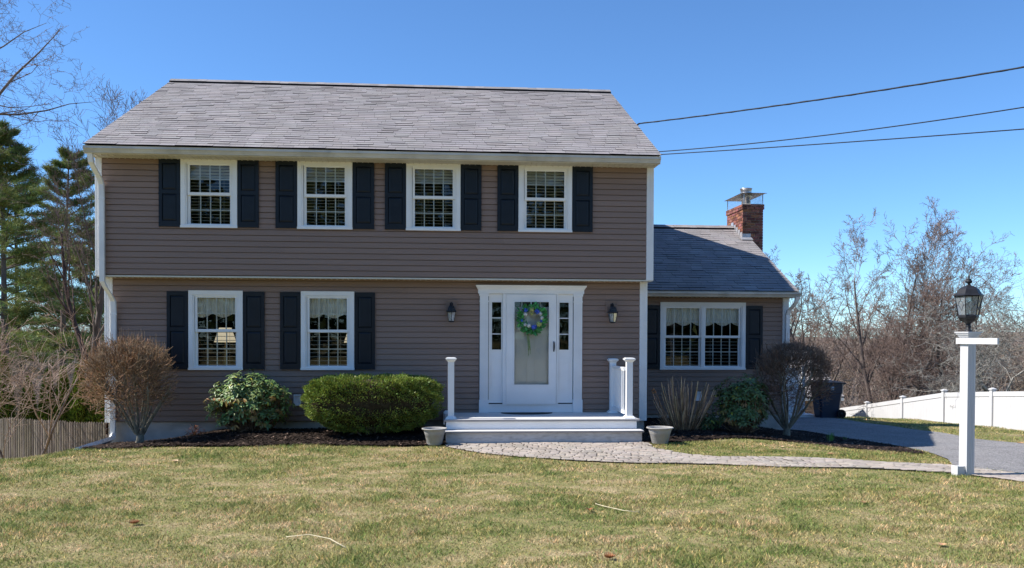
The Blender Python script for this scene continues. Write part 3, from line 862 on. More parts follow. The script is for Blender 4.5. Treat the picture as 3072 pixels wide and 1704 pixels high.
# head: frieze + crown
sur.box(6.577, 8.54, D0 - .05, D0 + .02, 2.577, 2.645)
prof = [(2.6455, .055, 0), (2.665, .065, .012), (2.69, .088, .026), (2.705, .105, .038), (2.728, .110, .042)]
for (z0, o0, s0), (z1, o1, s1) in zip(prof, prof[1:]):
    A = [(6.577 - s0, D0 + .01, z0), (6.577 - s0, D0 - o0, z0), (8.54 + s0, D0 - o0, z0), (8.54 + s0, D0 + .01, z0)]
    B = [(6.577 - s1, D0 + .01, z1), (6.577 - s1, D0 - o1, z1), (8.54 + s1, D0 - o1, z1), (8.54 + s1, D0 + .01, z1)]
    sur.add(A + B, [(0, 1, 5, 4), (1, 2, 6, 5), (2, 3, 7, 6)])
sur.quad((6.535, D0 + .01, 2.728), (6.535, D0 - .110, 2.728), (8.582, D0 - .110, 2.728), (8.582, D0 + .01, 2.728))
sur.quad((6.577, D0 + .01, 2.6456), (8.54, D0 + .01, 2.6456), (8.54, D0 - .055, 2.6456), (6.577, D0 - .055, 2.6456))
# jamb posts beside the door, head board, kick board
sur.box(7.035, 7.10, D0 - .040, D0 + .04, .54, 2.576); sur.box(8.03, 8.062, D0 - .040, D0 + .04, .54, 2.576)
sur.box(6.777, 8.339, D0 - .020, D0 + .04, .386, .525); sur.box(6.777, 8.339, D0 - .045, D0 + .04, .5255, .5395)
sur.box(7.101, 8.029, D0 - .030, D0 + .05, 2.5635, 2.576)
surround = sur.build('door_surround', M['white'], house)
def sidelight(a, b, g0, g1):
    mb = MB(); z0, z1 = .560, 2.5755; gt, gb = 2.418, 1.545; y0 = D0 + .002
    mb.ring(a, b, z0, z1, 0.001, z1 - gt, gb - z0, y0, D0 + .03)
    mb.box(a + .0012, g0, y0, D0 + .03, gb, gt); mb.box(g1, b - .0012, y0, D0 + .03, gb, gt)
    mb.ring(g0 - .016, g1 + .016, gb - .016, gt + .016, .015, .015, .015, y0 - .012, y0 - .0005)
    for z in (1.833, 2.129): mb.box(g0, g1, y0 + .003, y0 + .012, z - .008, z + .008)
    mb.ring(g0 - .03, g1 + .03, .80, 1.375, .014, .014, .014, y0 - .007, y0 - .0005)
    mb.ring(g0 - .006, g1 + .006, .84, 1.335, .012, .012, .012, y0 - .007, y0 - .0005)
    o = mb.build('sidelight', M['white'], house)
    g = MB(); g.quad((g0, y0 + .0125, gb), (g1, y0 + .0125, gb), (g1, y0 + .0125, gt), (g0, y0 + .0125, gt)); g.build('glass', M['glass'], o)
    s = MB(); s.box(a + .01, b - .01, y0, y0 + .02, .5395, .5595); s.build('weep_slot', M['under'], o)
sidelight(6.778, 7.034, 6.835, 7.008); sidelight(8.064, 8.338, 8.087, 8.262)
# storm door
st = MB(); y0 = D0 - .055; y1 = D0 - .02
st.ring(7.108, 8.022, .542, 2.562, .135, .132, .355, y0, y1)
st.ring(7.225, 7.905, .880, 2.446, .022, .022, .022, y0 - .010, y0 - .0005)
st.box(7.1005, 7.1075, y0 - .004, y1, .545, 2.56)
storm = st.build('storm_door', M['white'], house)
g = MB(); g.quad((7.243, y0 + .012, .897), (7.887, y0 + .012, .897), (7.887, y0 + .012, 2.43), (7.243, y0 + .012, 2.43)); g.build('glass', M['glass'], storm)
h = MB(); h.tube([(7.978, y0 - .004, 1.52), (7.978, y0 - .035, 1.545), (7.978, y0 - .045, 1.61), (7.978, y0 - .035, 1.672), (7.978, y0 - .004, 1.695)], [.007, .013, .015, .013, .007], 8)
h.box(7.969, 7.987, y0 - .006, y0 - .0005, 1.51, 1.70); h.build('handle', M['black'], storm)
for z in (.75, 1.45, 2.25):
    b = MB(); b.box(7.090, 7.100, y0 - .008, y0 + .01, z - .035, z + .035); b.build('hinge', M['white'], storm)
# inner front door
fd = MB(); yd = D0 + .06
fd.box(7.12, 8.01, yd, yd + .04, .56, 2.335); fd.ring(7.12, 8.01, 2.3355, 2.56, .10, .115, .001, yd, yd + .04)
for k in (1, 2, 3): x = 7.22 + (.69) * k / 4; fd.box(x - .012, x + .012, yd, yd + .04, 2.336, 2.445)
for a, b in ((7.26, 7.50), (7.63, 7.87)):
    for z0, z1 in ((.72, 1.36), (1.48, 2.26)):
        fd.ring(a, b, z0, z1, .018, .018, .018, yd - .016, yd - .0005); fd.ring(a + .03, b - .03, z0 + .03, z1 - .03, .008, .008, .008, yd - .006, yd - .0005)
front = fd.build('front_door', M['white'], house)
g = MB(); g.quad((7.22, yd + .02, 2.336), (7.91, yd + .02, 2.336), (7.91, yd + .02, 2.445), (7.22, yd + .02, 2.445)); g.build('glass', M['glass'], front)
b = MB(); b.tube([(7.93, yd - .001, 1.38), (7.93, yd - .03, 1.38)], [.018, .022], 10); b.build('knob', M['brass'], front)

# ---- chimney
ch = MB(); cx0, cx1, cy0, cy1 = 13.38, 13.90, 5.70, 6.96
ch.box(cx0 + .012, cx1 - .012, cy0 + .012, cy1 - .012, -.5, 5.07, 1)
r = random.Random(9); zc = 3.3; k = 0
def brick_course(z, e, off):
    """stretcher course on the four faces"""
    bl, bh = .203, .057
    for face in range(4):
        if face in (0, 2): u0, u1 = cx0 - e, cx1 + e
        else: u0, u1 = cy0 - e, cy1 + e
        u = u0 - off
        while u < u1 - .005:
            a, b = max(u, u0), min(u + bl, u1)
            if b - a > .02:
                t = r.choice([.45, .75, .9, 1, 1, 1.1, 1.2, .6]); tc = (t * 1.0, t * r.uniform(.95, 1.25), t * r.uniform(.9, 1.5))
                a2, b2 = a + .001, b - .001
                if face == 0: ch.box(a2, b2, cy0 - e, cy0 - e + .05, z, z + bh, 0, 0, tc)
                elif face == 2: ch.box(a2, b2, cy1 + e - .05, cy1 + e, z, z + bh, 0, 0, tc)
                elif face == 1: ch.box(cx0 - e - .0005, cx0 - e + .05, max(a2, cy0 - e + .051), min(b2, cy1 + e - .051), z, z + bh, 0, 0, tc)
                else: ch.box(cx1 + e - .05, cx1 + e + .0005, max(a2, cy0 - e + .051), min(b2, cy1 + e - .051), z, z + bh, 0, 0, tc)
            u += bl + .010
while zc < 5.07:
    e = .022 if zc > 4.93 else 0
    brick_course(zc, e, .105 * (k % 2)); zc += .067; k += 1
ch.box(cx0, cx1, cy0, cy1, -.5, 3.29, 0)
ch.frust((cx0 + cx1) / 2, (cy0 + cy1) / 2, [(5.075, .80), (5.10, .76), (5.125, .66)], 4, 0, 2, sx=(cx1 - cx0 + .02) / 1.13, sy=(cy1 - cy0 + .02) / 1.13)
chim = ch.build('chimney', [M['brick'], M['mortar'], M['cement']], house, 'red brick chimney at the gable end of the wing')
fl = MB()
for i in range(6):   # stepped flashing on the left cheek
    yy = cy0 + .02 + i * .17; zz = WZ + (yy - WY) * .471
    if yy > WRY - .05: break
    fl.box(cx0 - .008, cx0 - .001, yy, yy + .20, zz + .0, zz + .16)
zz = WZ + (cy0 - WY) * .471
fl.quad((cx0 - .08, cy0 - .16, zz - .045), (cx0 + .22, cy0 - .16, zz - .045), (cx0 + .22, cy0 - .002, zz + .035), (cx0 - .08, cy0 - .002, zz + .035))
fl.box(cx0 - .01, cx0 + .2, cy0 - .012, cy0 - .003, zz, zz + .12)
fl.build('flashing', M['lead'], chim)
cap = MB(); lx0, lx1, ly0, ly1 = cx0 - .02, cx1 + .04, cy0 - .04, cy1 + .1
zt = 5.375
for x, yy in ((lx0 + .05, ly0 + .05), (lx1 - .05, ly0 + .05), (lx1 - .05, ly1 - .05), (lx0 + .05, ly1 - .05)): cap.box(x - .008, x + .008, yy - .008, yy + .008, 5.09, zt)
e0 = .03
apex = [((lx0 + lx1) / 2, ly0 + .35, zt + .06), ((lx0 + lx1) / 2, ly1 - .35, zt + .06)]
base_ = [(lx0 - e0, ly0 - e0, zt), (lx1 + e0, ly0 - e0, zt), (lx1 + e0, ly1 + e0, zt), (lx0 - e0, ly1 + e0, zt)]
cap.add(base_ + apex, [(0, 1, 4), (1, 2, 5, 4), (2, 3, 5), (3, 0, 4, 5)])
cap.ring(lx0 - e0, lx1 + e0, zt - .012, zt - .002, .02, .001, .001, ly0 - e0, ly0 - e0 + .02)
# mesh sides
nme = 14
for i in range(nme + 1):
    for (p, q) in (((lx0 + .05, ly0 + .05), (lx1 - .05, ly0 + .05)), ((lx0 + .05, ly1 - .05), (lx0 + .05, ly0 + .05)), ((lx1 - .05, ly0 + .05), (lx1 - .05, ly1 - .05))):
        u = i / nme
        for du in (-.06, .06):
            a = (p[0] + (q[0] - p[0]) * u, p[1] + (q[1] - p[1]) * u, 5.11); u2 = min(1, max(0, u + du))
            b = (p[0] + (q[0] - p[0]) * u2, p[1] + (q[1] - p[1]) * u2, zt - .01); cap.tube([a, b], .0018, 3, cap=False)
cap.build('chimney_cap', M['steel'], chim)
fp = MB(); fx, fy = (cx0 + cx1) / 2 - .03, cy0 + .45
fp.lathe(fx, fy, [(.11, 5.1), (.11, 5.29), (.15, 5.30), (.15, 5.41), (.14, 5.42), (.14, 5.54), (.155, 5.545), (.155, 5.56), (.0, 5.575)], 18)
fp.build('flue_pipe', M['steel'], chim)
# service mast fitting on the rake
mb = MB(); mb.tube([(9.80, 1.68, 5.90), (9.83, 1.68, 6.06), (9.87, 1.68, 6.08)], .018, 8); mb.build('cable_anchor', M['black'], house)

# ------------------------------------------------------------------ porch
porch = empty('front_porch', (7.6, -.4, 0), 'grey decked front porch with white risers and two wide steps', 'porch')
mb = MB(); PX0, PX1 = 5.975, 9.275
for k in range(10):
    a = .285 - (k + 1) * .138
    mb.box(PX0 - .0, PX1, a + .003, a + .138 - .002, .359, .384)
mb.build('deck', M['deck'], porch)
mb = MB(); mb.box(PX0 - .015, PX1 + .015, -1.125, -1.097, .352, .3835); mb.box(PX0 - .028, PX0 - .002, -1.096, .28, .30, .3835); mb.box(PX1 + .002, PX1 + .028, -1.096, .28, .352, .3835); mb.build('deck_edge', M['edge'], porch)
mb = MB(); mb.box(PX0 + .015, PX1 - .03, -1.085, -1.065, .222, .351); mb.box(PX0 + .015, PX0 + .035, -1.064, .27, .03, .351); mb.box(PX1 - .05, PX1 - .03, -1.064, .27, .03, .351); mb.build('riser', M['white'], porch)
mb = MB(); mb.box(PX0 - .01, PX1 + .03, -1.37, -1.066, .190, .2155); mb.build('step', M['deck'], porch)
mb = MB(); mb.box(PX0 - .012, PX1 + .032, -1.392, -1.3705, .188, .2150); mb.build('step_edge', M['edge'], porch)
mb = MB(); mb.box(PX0 + .012, PX1 + .005, -1.350, -1.33, .0, .187); mb.box(PX0 + .012, PX0 + .03, -1.329, -1.09, .0, .187); mb.box(PX1 - .013, PX1 + .005, -1.329, -1.09, .0, .187)
mb.build('riser', mat('scuffed_riser', (.55, .545, .53), .55, .3, .06, 5, dirt=((.33, .31, .28), 9, .7, (1, 1, 3))), porch)
mb = MB(); mb.box(PX0 + .05, PX1 - .06, -1.05, .2, -.05, .30); mb.build('base', M['concrete'], porch)
def post(x, y, w, h, z0=.3845):
    mb = MB()
    mb.box(x - w / 2, x + w / 2, y - w / 2, y + w / 2, z0, z0 + h)
    mb.frust(x, y, [(z0, .13), (z0 + .015, .13), (z0 + .03, .108), (z0 + .045, .095)], 4)
    p = mb.build('post', M['white'], porch)
    c = MB(); zt = z0 + h
    c.frust(x, y, [(zt - .05, w * .74), (zt - .03, .10), (zt - .012, .128), (zt + .008, .134), (zt + .010, .112), (zt + .022, .108), (zt + .026, .07)], 4); c.build('post_cap', M['white'], p)
post(6.073, -.93, .105, 1.02); post(9.143, -.93, .105, 1.02); post(9.072, .205, .11, .98)
post(6.045, .20, .105, 0.01)
ra = MB(); 
ra.box(9.05, 9.11, -.87, .148, 1.235, 1.262); ra.box(9.062, 9.098, -.87, .148, 1.205, 1.235)
rail = ra.build('railing', M['white'], porch)
ra = MB(); ra.box(9.062, 9.098, -.87, .148, .455, .515); ra.build('bottom_rail', M['white'], rail)
for k in range(8):
    y = -.79 + k * .118; b = MB(); b.box(9.066, 9.094, y - .014, y + .014, .5155, 1.2045); b.build('baluster', M['white'], rail)

# doormat
mb = MB(); n = 30
top = [(7.47 + .475 * math.cos(PI * k / n), .17 - .34 * math.sin(PI * k / n)) for k in range(n + 1)]
vs = [(x, y, .386) for x, y in top] + [(x, y, .398) for x, y in top]
m_ = len(top)
mb.add(vs, [tuple(range(m_, 2 * m_))] + [(i, i + 1, m_ + i + 1, m_ + i) for i in range(m_ - 1)] + [(0, m_, 2 * m_ - 1, m_ - 1)])
tag(mb.build('doormat', M['mat'], base=(7.47, .1, .386)), 'black half-round doormat on the porch before the door', 'doormat')

# ------------------------------------------------------------------ wall lanterns
def lantern_glass_mat():
    return glass_mat('lantern_glass', (.75, .78, .78), 2.2)
M['lglass'] = lantern_glass_mat()
def seedy(m):
    nt = m.node_tree; N = nt.nodes; L = nt.links; o = N['Material Output']; src = o.inputs['Surface'].links[0].from_socket
    d = N.new('ShaderNodeBsdfDiffuse'); d.inputs['Color'].default_value = (.62, .68, .72, 1)
    n = N.new('ShaderNodeTexNoise'); n.inputs['Scale'].default_value = 40; r = N.new('ShaderNodeMapRange'); r.inputs['To Min'].default_value = .12; r.inputs['To Max'].default_value = .42
    L.new(n.outputs['Fac'], r.inputs['Value']); mx = N.new('ShaderNodeMixShader'); L.new(r.outputs['Result'], mx.inputs[0]); L.new(src, mx.inputs[1]); L.new(d.outputs[0], mx.inputs[2]); L.new(mx.outputs[0], o.inputs['Surface'])
seedy(M['lglass'])
M['bulb'] = mat('bulb_glass', (.75, .72, .66), .2, .6)
def wall_lantern(x, label):
    t = empty('wall_lantern', (x, .29, 2.04), label, 'wall lantern', 'wall lanterns flanking the front door')
    b = MB(); b.box(x - .105, x + .105, .268, .292, 2.20, 2.455); b.ring(x - .105, x + .105, 2.20, 2.455, .02, .02, .02, .258, .2675); b.build('mounting_block', M['siding'], t)
    a = MB(); lx, ly = x, .165
    a.box(x - .03, x + .03, .24, .2575, 2.26, 2.40)
    a.tube([(x, .25, 2.36), (x, .21, 2.41), (x, .175, 2.40), (lx, ly, 2.36)], .009, 8)
    a.frust(lx, ly, [(2.36, .012), (2.375, .02), (2.395, .006)], 8)
    a.build('bracket', M['black'], t)
    c = MB()
    c.frust(lx, ly, [(2.365, .018), (2.335, .052), (2.30, .072), (2.262, .078), (2.255, .104), (2.238, .108)], 6, smooth=False)
    c.frust(lx, ly, [(2.236, .104), (2.222, .090)], 6)
    for k in range(6):
        an = 2 * PI * (k + .5) / 6
        c.tube([(lx + .086 * math.cos(an), ly + .086 * math.sin(an), 2.225), (lx + .058 * math.cos(an), ly + .058 * math.sin(an), 2.065)], .0045, 4)
    c.frust(lx, ly, [(2.068, .064), (2.055, .064), (2.042, .035)], 6)
    c.build('cage', M['black'], t)
    g = MB(); g.frust(lx, ly, [(2.222, .083), (2.067, .056)], 6, cap=False); g.build('glass', M['lglass'], t)
    u = MB(); u.lathe(lx, ly, [(.004, 2.09), (.016, 2.10), (.020, 2.13), (.016, 2.165), (.009, 2.19), (.009, 2.22)], 10); u.build('bulb', M['bulb'], t)
wall_lantern(6.088, 'black wall lantern on the siding left of the front door')
wall_lantern(9.06, 'black wall lantern on the siding right of the door, near the railing')

# ------------------------------------------------------------------ wreath
wr = empty('wreath', (7.57, .215, 2.107), 'green leafy door wreath with blue and white flowers hanging on the storm door', 'wreath')
r = random.Random(21)
def leaf(mb, p, d, up, l, w, tint, fold=.25, mat_=0, droop=.2):
    """a pointed leaf of 4 quads folded on its midrib"""
    d = d.normalized(); s = d.cross(up)
    if s.length < 1e-4: s = d.cross(Vector((1, 0, .3)))
    s.normalize(); n = s.cross(d)
    a = p; m1 = p + d * l * .35 - n * 0; m2 = p + d * l * .72 - n * l * droop * .4; e = p + d * l - n * l * droop
    L1 = m1 + s * w * .5 + n * w * fold; R1 = m1 - s * w * .5 + n * w * fold; L2 = m2 + s * w * .42 + n * w * fold; R2 = m2 - s * w * .42 + n * w * fold
    mb.add([tuple(a), tuple(m1), tuple(m2), tuple(e), tuple(L1), tuple(L2), tuple(R1), tuple(R2)], [(0, 1, 4), (4, 1, 2, 5), (5, 2, 3), (0, 6, 1), (6, 7, 2, 1), (7, 3, 2)], mat_, tint)
mb = MB()
for i in range(230):
    a = r.uniform(0, 2 * PI); rr = r.gauss(.20, .03)
    p = Vector((7.57 + rr * math.cos(a), .20 + r.uniform(-.035, .015), 2.107 + rr * math.sin(a)))
    out = Vector((math.cos(a + r.gauss(0, .9)), r.uniform(-.6, .1), math.sin(a + r.gauss(0, .9))))
    if rr < .18: out = Vector((math.cos(a + 1.3), -.3, math.sin(a + 1.3)))
    t = r.uniform(.5, 1.6); leaf(mb, p, out, Vector((0, -1, 0)), r.uniform(.06, .10), r.uniform(.03, .05), (t * r.uniform(.8, 1.6), t, t * r.uniform(.6, 1.3)))
mb.build('foliage', M['leafy'], wr)
S_ = .00181
def bloom(zx, zy, rad, mt, nm, n=46):
    b = MB(); c = Vector((7.57 + (zx - 597) * S_, .165, 2.107 - (zy - 400) * S_))
    rr = random.Random(int(zx))
    for i in range(n):
        th = rr.uniform(0, 2 * PI); ph = math.acos(rr.uniform(-.2, 1)); d = Vector((math.sin(ph) * math.cos(th), -math.cos(ph), math.sin(ph) * math.sin(th)))
        q = c + d * rad * .85; s1 = d.cross(Vector((.3, .2, 1))).normalized() * rad * .26; s2 = d.cross(s1).normalized() * rad * .26
        o = d * rad * .15; t = rr.uniform(.6, 1.25)
        b.add([tuple(q + s1), tuple(q + s2 + o), tuple(q - s1), tuple(q - s2 + o)], [(0, 1, 2, 3)], 0, t)
    b.lathe(c.x, c.y, [(0, c.z - rad * .7), (rad * .6, c.z - rad * .35), (rad * .75, c.z), (rad * .6, c.z + rad * .35), (0, c.z + rad * .7)], 10)
    b.build(nm, mt, wr)
for q in ((643, 322, .055), (612, 480, .058), (528, 312, .045), (492, 415, .028), (688, 418, .030)): bloom(*q, M['blue'], 'blue_flower')
for q in ((525, 352, .042), (677, 345, .040), (693, 387, .036), (523, 458, .034), (560, 465, .042)): bloom(*q, M['wflower'], 'white_flower')
for q in ((592, 308, .050), (664, 450, .055), (590, 345, .030)): bloom(*q, M['yflower'], 'pale_flower')
mb = MB()
for k in range(7):
    x = 7.475 + k * .007
    mb.tube([(x, .20, 1.90), (x + r.uniform(-.01, .01), .185, 1.78), (x + .012 + r.uniform(-.012, .012), .19, 1.62), (x + .02 + r.uniform(-.015, .015), .19, 1.55 - r.uniform(0, .14))], [.003, .0035, .0035, .002], 4)
mb.build('ribbon', M['ribbon'], wr)
mb = MB(); mb.box(7.548, 7.560, .244, .2475, 2.28, 2.566); mb.box(7.548, 7.560, .247, .29, 2.5665, 2.570); mb.build('hanger', M['white'], wr)

# ------------------------------------------------------------------ pots
def pot(x, y, R_, label):
    z0 = max(hz(x, y), hz(x + .1, y)) + .012; t = empty('flower_pot', (x, y, z0), label, 'flower pot', 'flower pots beside the porch steps')
    b = MB(); h = .275
    prof = [(0, 0), (R_ * .56, 0), (R_ * .60, .012), (R_ * .78, h * .68), (R_ * .80, h * .69), (R_ * .82, h * .74), (R_ * .81, h * .76), (R_ * .86, h * .86), (R_ * .90, h * .89), (R_ * 1.0, h * .93), (R_ * 1.02, h * .965), (R_ * .99, h), (R_ * .94, h), (R_ * .90, h * .95), (R_ * .80, h * .70), (R_ * .66, .10), (0, .10)]
    b.lathe(x, y, [(a, z0 + c) for a, c in prof], 40); b.build('bowl', M['pot'], t)
    d = MB(); d.lathe(x, y, [(0, z0 + .115), (R_ * .66, z0 + .11)], 24); d.build('dirt', M['potin'], t)
pot(5.80, -1.56, .205, 'empty grey resin flower pot left of the porch steps')
pot(9.535, -1.56, .222, 'empty grey resin flower pot right of the porch steps')

# ------------------------------------------------------------------ lamp post
LX, LY = 12.955, -4.70; lz = hz(LX, LY); rot = R(14)
lp = empty('lamp_post', (LX, LY, lz), 'white square lamp post with a black glazed lantern and a sign arm', 'lamp post')
def rp(x, y, z):
    c, s = math.cos(rot), math.sin(rot); return (LX + x * c - y * s, LY + x * s + y * c, z)
def rbox(mb, x0, x1, y0, y1, z0, z1, mat_=0):
    vs = [rp(x, y, z) for z in (z0, z1) for x, y in ((x0, y0), (x1, y0), (x1, y1), (x0, y1))]
    mb.add(vs, [(3, 2, 1, 0), (4, 5, 6, 7), (0, 1, 5, 4), (1, 2, 6, 5), (2, 3, 7, 6), (3, 0, 4, 7)], mat_)
mb = MB(); w = .066
rbox(mb, -w, w, -w, w, lz - .05, 1.80)
for s in (-1, 1):
    for k in (-.036, -.012, .012, .036):
        rbox(mb, k - .006, k + .006, s * w - .003 if s > 0 else -w - .0035, w + .0035 if s > 0 else -w + .003, lz, 1.70)
mb.build('post', M['vinyl'], lp)
mb = MB()
for z0, z1, e in ((1.8005, 1.815, .078), (1.8155, 1.84, .090), (1.8405, 1.862, .106), (1.8625, 1.878, .118)): rbox(mb, -e, e, -e, e, z0, z1)
mb.build('post_cap', M['vinyl'], lp)
mb = MB(); rbox(mb, -.098, -.067, -.565, .11, 1.715, 1.795); mb.build('sign_arm', M['vinyl'], lp)
mb = MB(); rbox(mb, -.066, -.05, -.10, -.0665, 1.74, 1.80); mb.build('arm_bracket', M['vinyl'], lp)
mb = MB(); rbox(mb, -.19, -.067, -.045, .045, lz + .01, lz + .135); rbox(mb, -.205, -.1905, -.055, .055, lz + .0, lz + .145)
mb.build('outlet_box', M['vinyl'], lp)
lb = MB()
lb.frust(LX, LY, [(1.8785, .045), (1.90, .045), (1.905, .030), (1.985, .030)], 12, smooth=True)
lb.lathe(LX, LY, [(.030, 1.94), (.036, 1.945), (.036, 1.955), (.030, 1.96)], 12)
lb.frust(LX, LY, [(1.985, .030), (1.995, .045), (2.02, .095), (2.055, .118), (2.062, .130), (2.085, .134), (2.092, .128), (2.105, .126)], 6, rot)
for k in range(6):
    an = rot + 2 * PI * (k + .5) / 6
    lb.tube([(LX + .128 * math.cos(an), LY + .128 * math.sin(an), 2.10), (LX + .172 * math.cos(an), LY + .172 * math.sin(an), 2.352)], .0065, 4)
lb.frust(LX, LY, [(2.345, .176), (2.358, .178)], 6, rot)
lan = lb.build('lantern', M['black'], lp)
mb = MB(); mb.frust(LX, LY, [(2.359, .196), (2.366, .196), (2.385, .165), (2.412, .150), (2.45, .128), (2.48, .085), (2.497, .035), (2.515, .016)], 6, rot)
mb.build('lantern_roof', M['black'], lan)
mb = MB(); mb.lathe(LX, LY, [(.014, 2.51), (.016, 2.522), (.038, 2.535), (.044, 2.552), (.036, 2.566), (.026, 2.572), (.032, 2.578), (.030, 2.584), (.012, 2.588), (.009, 2.60), (.014, 2.606), (.008, 2.612), (.012, 2.620), (.006, 2.632), (0, 2.636)], 14); mb.build('finial', M['black'], lan)
mb = MB(); mb.frust(LX, LY, [(2.105, .123), (2.350, .168)], 6, rot, cap=False); mb.build('glass', M['lglass'], lan)
# leaded pattern on each pane
mb = MB()
for k in range(6):
    a0 = rot + 2 * PI * (k + .5) / 6; a1 = rot + 2 * PI * (k + 1.5) / 6
    def gp(u, v):
        rr = .125 + (.170 - .125) * v; p = Vector((rr * math.cos(a0), rr * math.sin(a0), 0)).lerp(Vector((rr * math.cos(a1), rr * math.sin(a1), 0)), u)
        return (LX + p.x * 1.004, LY + p.y * 1.004, 2.105 + .245 * v)
    mb.tube([gp(.47, 1), gp(.47, .74)], .0022, 3); mb.tube([gp(.53, 1), gp(.53, .74)], .0022, 3)
    mb.tube([gp(.5 + .26 * math.cos(t), .55 + .20 * math.sin(t)) for t in [PI * q / 8 - .1 for q in range(9)]], .0022, 3)
    mb.tube([gp(.24, .53), gp(.36, .40), gp(.5, .22), gp(.64, .40), gp(.76, .53)], .0022, 3)
    mb.tube([gp(0, .53), gp(.24, .53)], .0022, 3); mb.tube([gp(.76, .53), gp(1, .53)], .0022, 3)
mb.build('leading', M['black'], lan)
mb = MB(); mb.lathe(LX, LY, [(.012, 2.10), (.012, 2.16), (.028, 2.19), (.032, 2.23), (.020, 2.27), (0, 2.285)], 12); mb.build('bulb', M['bulb'], lan)

# ------------------------------------------------------------------ shrubs
def globe_shrub(name, x, y, z, cx, cz, rx, ry, rz_, seed, label, mt, nstem, ntw, trunk_r, top_spikes=40):
    """bare deciduous shrub clipped to a rounded head"""
    r = random.Random(seed); root = empty(name, (x, y, z), label, 'shrub')
    stm = MB(); tw = MB()
    def inside(p, k=1.0):
        a, b, c = (p[0] - cx) / (rx * k), (p[1] - y) / (ry * k), (p[2] - cz) / (rz_ * k)
        return a * a + b * b + (abs(c) ** 2.6 if c > 0 else c * c) < 1
    ends = []
    def grow(p, d, l, rad, lev):
        n = 5; pts = [tuple(p)]; rs = [rad]; q = Vector(p); dd = Vector(d)
        for i in range(n):
            dd = (dd + Vector((r.gauss(0, .10), r.gauss(0, .10), r.gauss(0, .07) + .03))).normalized()
            q = q + dd * l / n
            if q.z > cz - rz_ * .45 and not inside(q, .98): break
            if abs(q.x - cx) > rx * .95: break
            pts.append(tuple(q)); rs.append(max(.0022, rad * (1 - .55 * (i + 1) / n)))
            if lev < 4 and i >= 1 and (lev > 0 or i >= 2):
                for _ in range(2 if lev < 3 else 2):
                    if r.random() < (.85 if lev < 3 else .75):
                        a = Vector((r.gauss(0, 1), r.gauss(0, 1), r.gauss(.25, .7))).normalized()
                        nd = (dd * (.9 if lev < 2 else .75) + a * .75).normalized()
                        grow(q, nd, l * r.uniform(.45, .68), rs[-1] * .62, lev + 1)
        if len(pts) > 1:
            t = r.uniform(.65, 1.3)
            (stm if rad > .008 else tw).tube(pts, rs, 6 if rad > .012 else (4 if rad > .005 else 3), 0, t, cap=False)
    for i in range(nstem):
        a = 2 * PI * i / nstem + r.uniform(-.4, .4); tilt = r.uniform(.12, .75)
        d = Vector((math.cos(a) * tilt * rx / rz_, math.sin(a) * tilt, 1)).normalized()
        p = Vector((x + .05 * math.cos(a), y + .05 * math.sin(a), z + (.17 if trunk_r > .061 else .05)))
        grow(p, d, r.uniform(.75, 1.0) * (cz - z + rz_ * .5), trunk_r * r.uniform(.32, .5), 0)
    # short clipped shoots that fill the outer shell
    for i in range(ntw):
        u = r.uniform(-1, 1); th = r.uniform(0, 2 * PI); s = math.sqrt(1 - u * u)
        if u < -.55 and r.random() < .7: continue
        k = r.uniform(.45, .98)
        uz = math.copysign(abs(u) ** .8, u)
        p = Vector((cx + rx * s * math.cos(th) * k, y + ry * s * math.sin(th) * k, cz + rz_ * uz * k))
        d = (Vector((s * math.cos(th), s * math.sin(th), u * .8 + .55)) + Vector((r.gauss(0, .75), r.gauss(0, .75), r.gauss(0, .6)))).normalized()
        l = r.uniform(.05, .15)
        q = p + d * l * .5 + Vector((r.gauss(0, .01), r.gauss(0, .01), 0)); e = q + d * l * .5 + Vector((r.gauss(0, .012), r.gauss(0, .012), .015))
        t = r.uniform(.6, 1.5); tc = (t * r.uniform(1, 1.25), t * .95, t * .85)
        tw.tube([tuple(p), tuple(q), tuple(e)], [.0048, .004, .0028], 3, 0, tc, cap=False)
    for i in range(top_spikes):
        a = r.uniform(0, 2 * PI); k = math.sqrt(r.random()) * .9
        p = Vector((cx + rx * k * math.cos(a), y + ry * k * math.sin(a), cz + rz_ * math.sqrt(max(0, 1 - k ** 2.4)) * .9)); l = r.uniform(.08, .26)
        tw.tube([tuple(p), tuple(p + Vector((r.gauss(0, .02), r.gauss(0, .02), l)))], [.004, .0025], 3, 0, r.uniform(.9, 1.5), cap=False)
    if trunk_r > .05: stm.tube([(x, y, z - .08), (x, y, z + .02), (x + .01, y, z + .12), (x, y, z + .2), (x, y, z + .27)], [trunk_r * 1.45, trunk_r * 1.15, trunk_r, trunk_r * .85, trunk_r * .3], 12)
    stm.build('stems', M['shrubbark'], root)
    tw.build('twigs', mt, root)
globe_shrub('bare_shrub', .85, -.70, hz(.85, -.7) + .01, .66, 1.02, .80, .64, .72, 5, 'leafless reddish-brown shrub clipped into a globe at the left house corner', M['shrubtwig'], 11, 5400, .062, 110)
globe_shrub('bare_shrub', 12.55, .62, hz(12.55, .62) + .01, 12.68, .98, .80, .60, .74, 8, 'leafless dark shrub with pale stems in front of the wing corner', M['shrubdark'], 13, 3600, .065, 90)

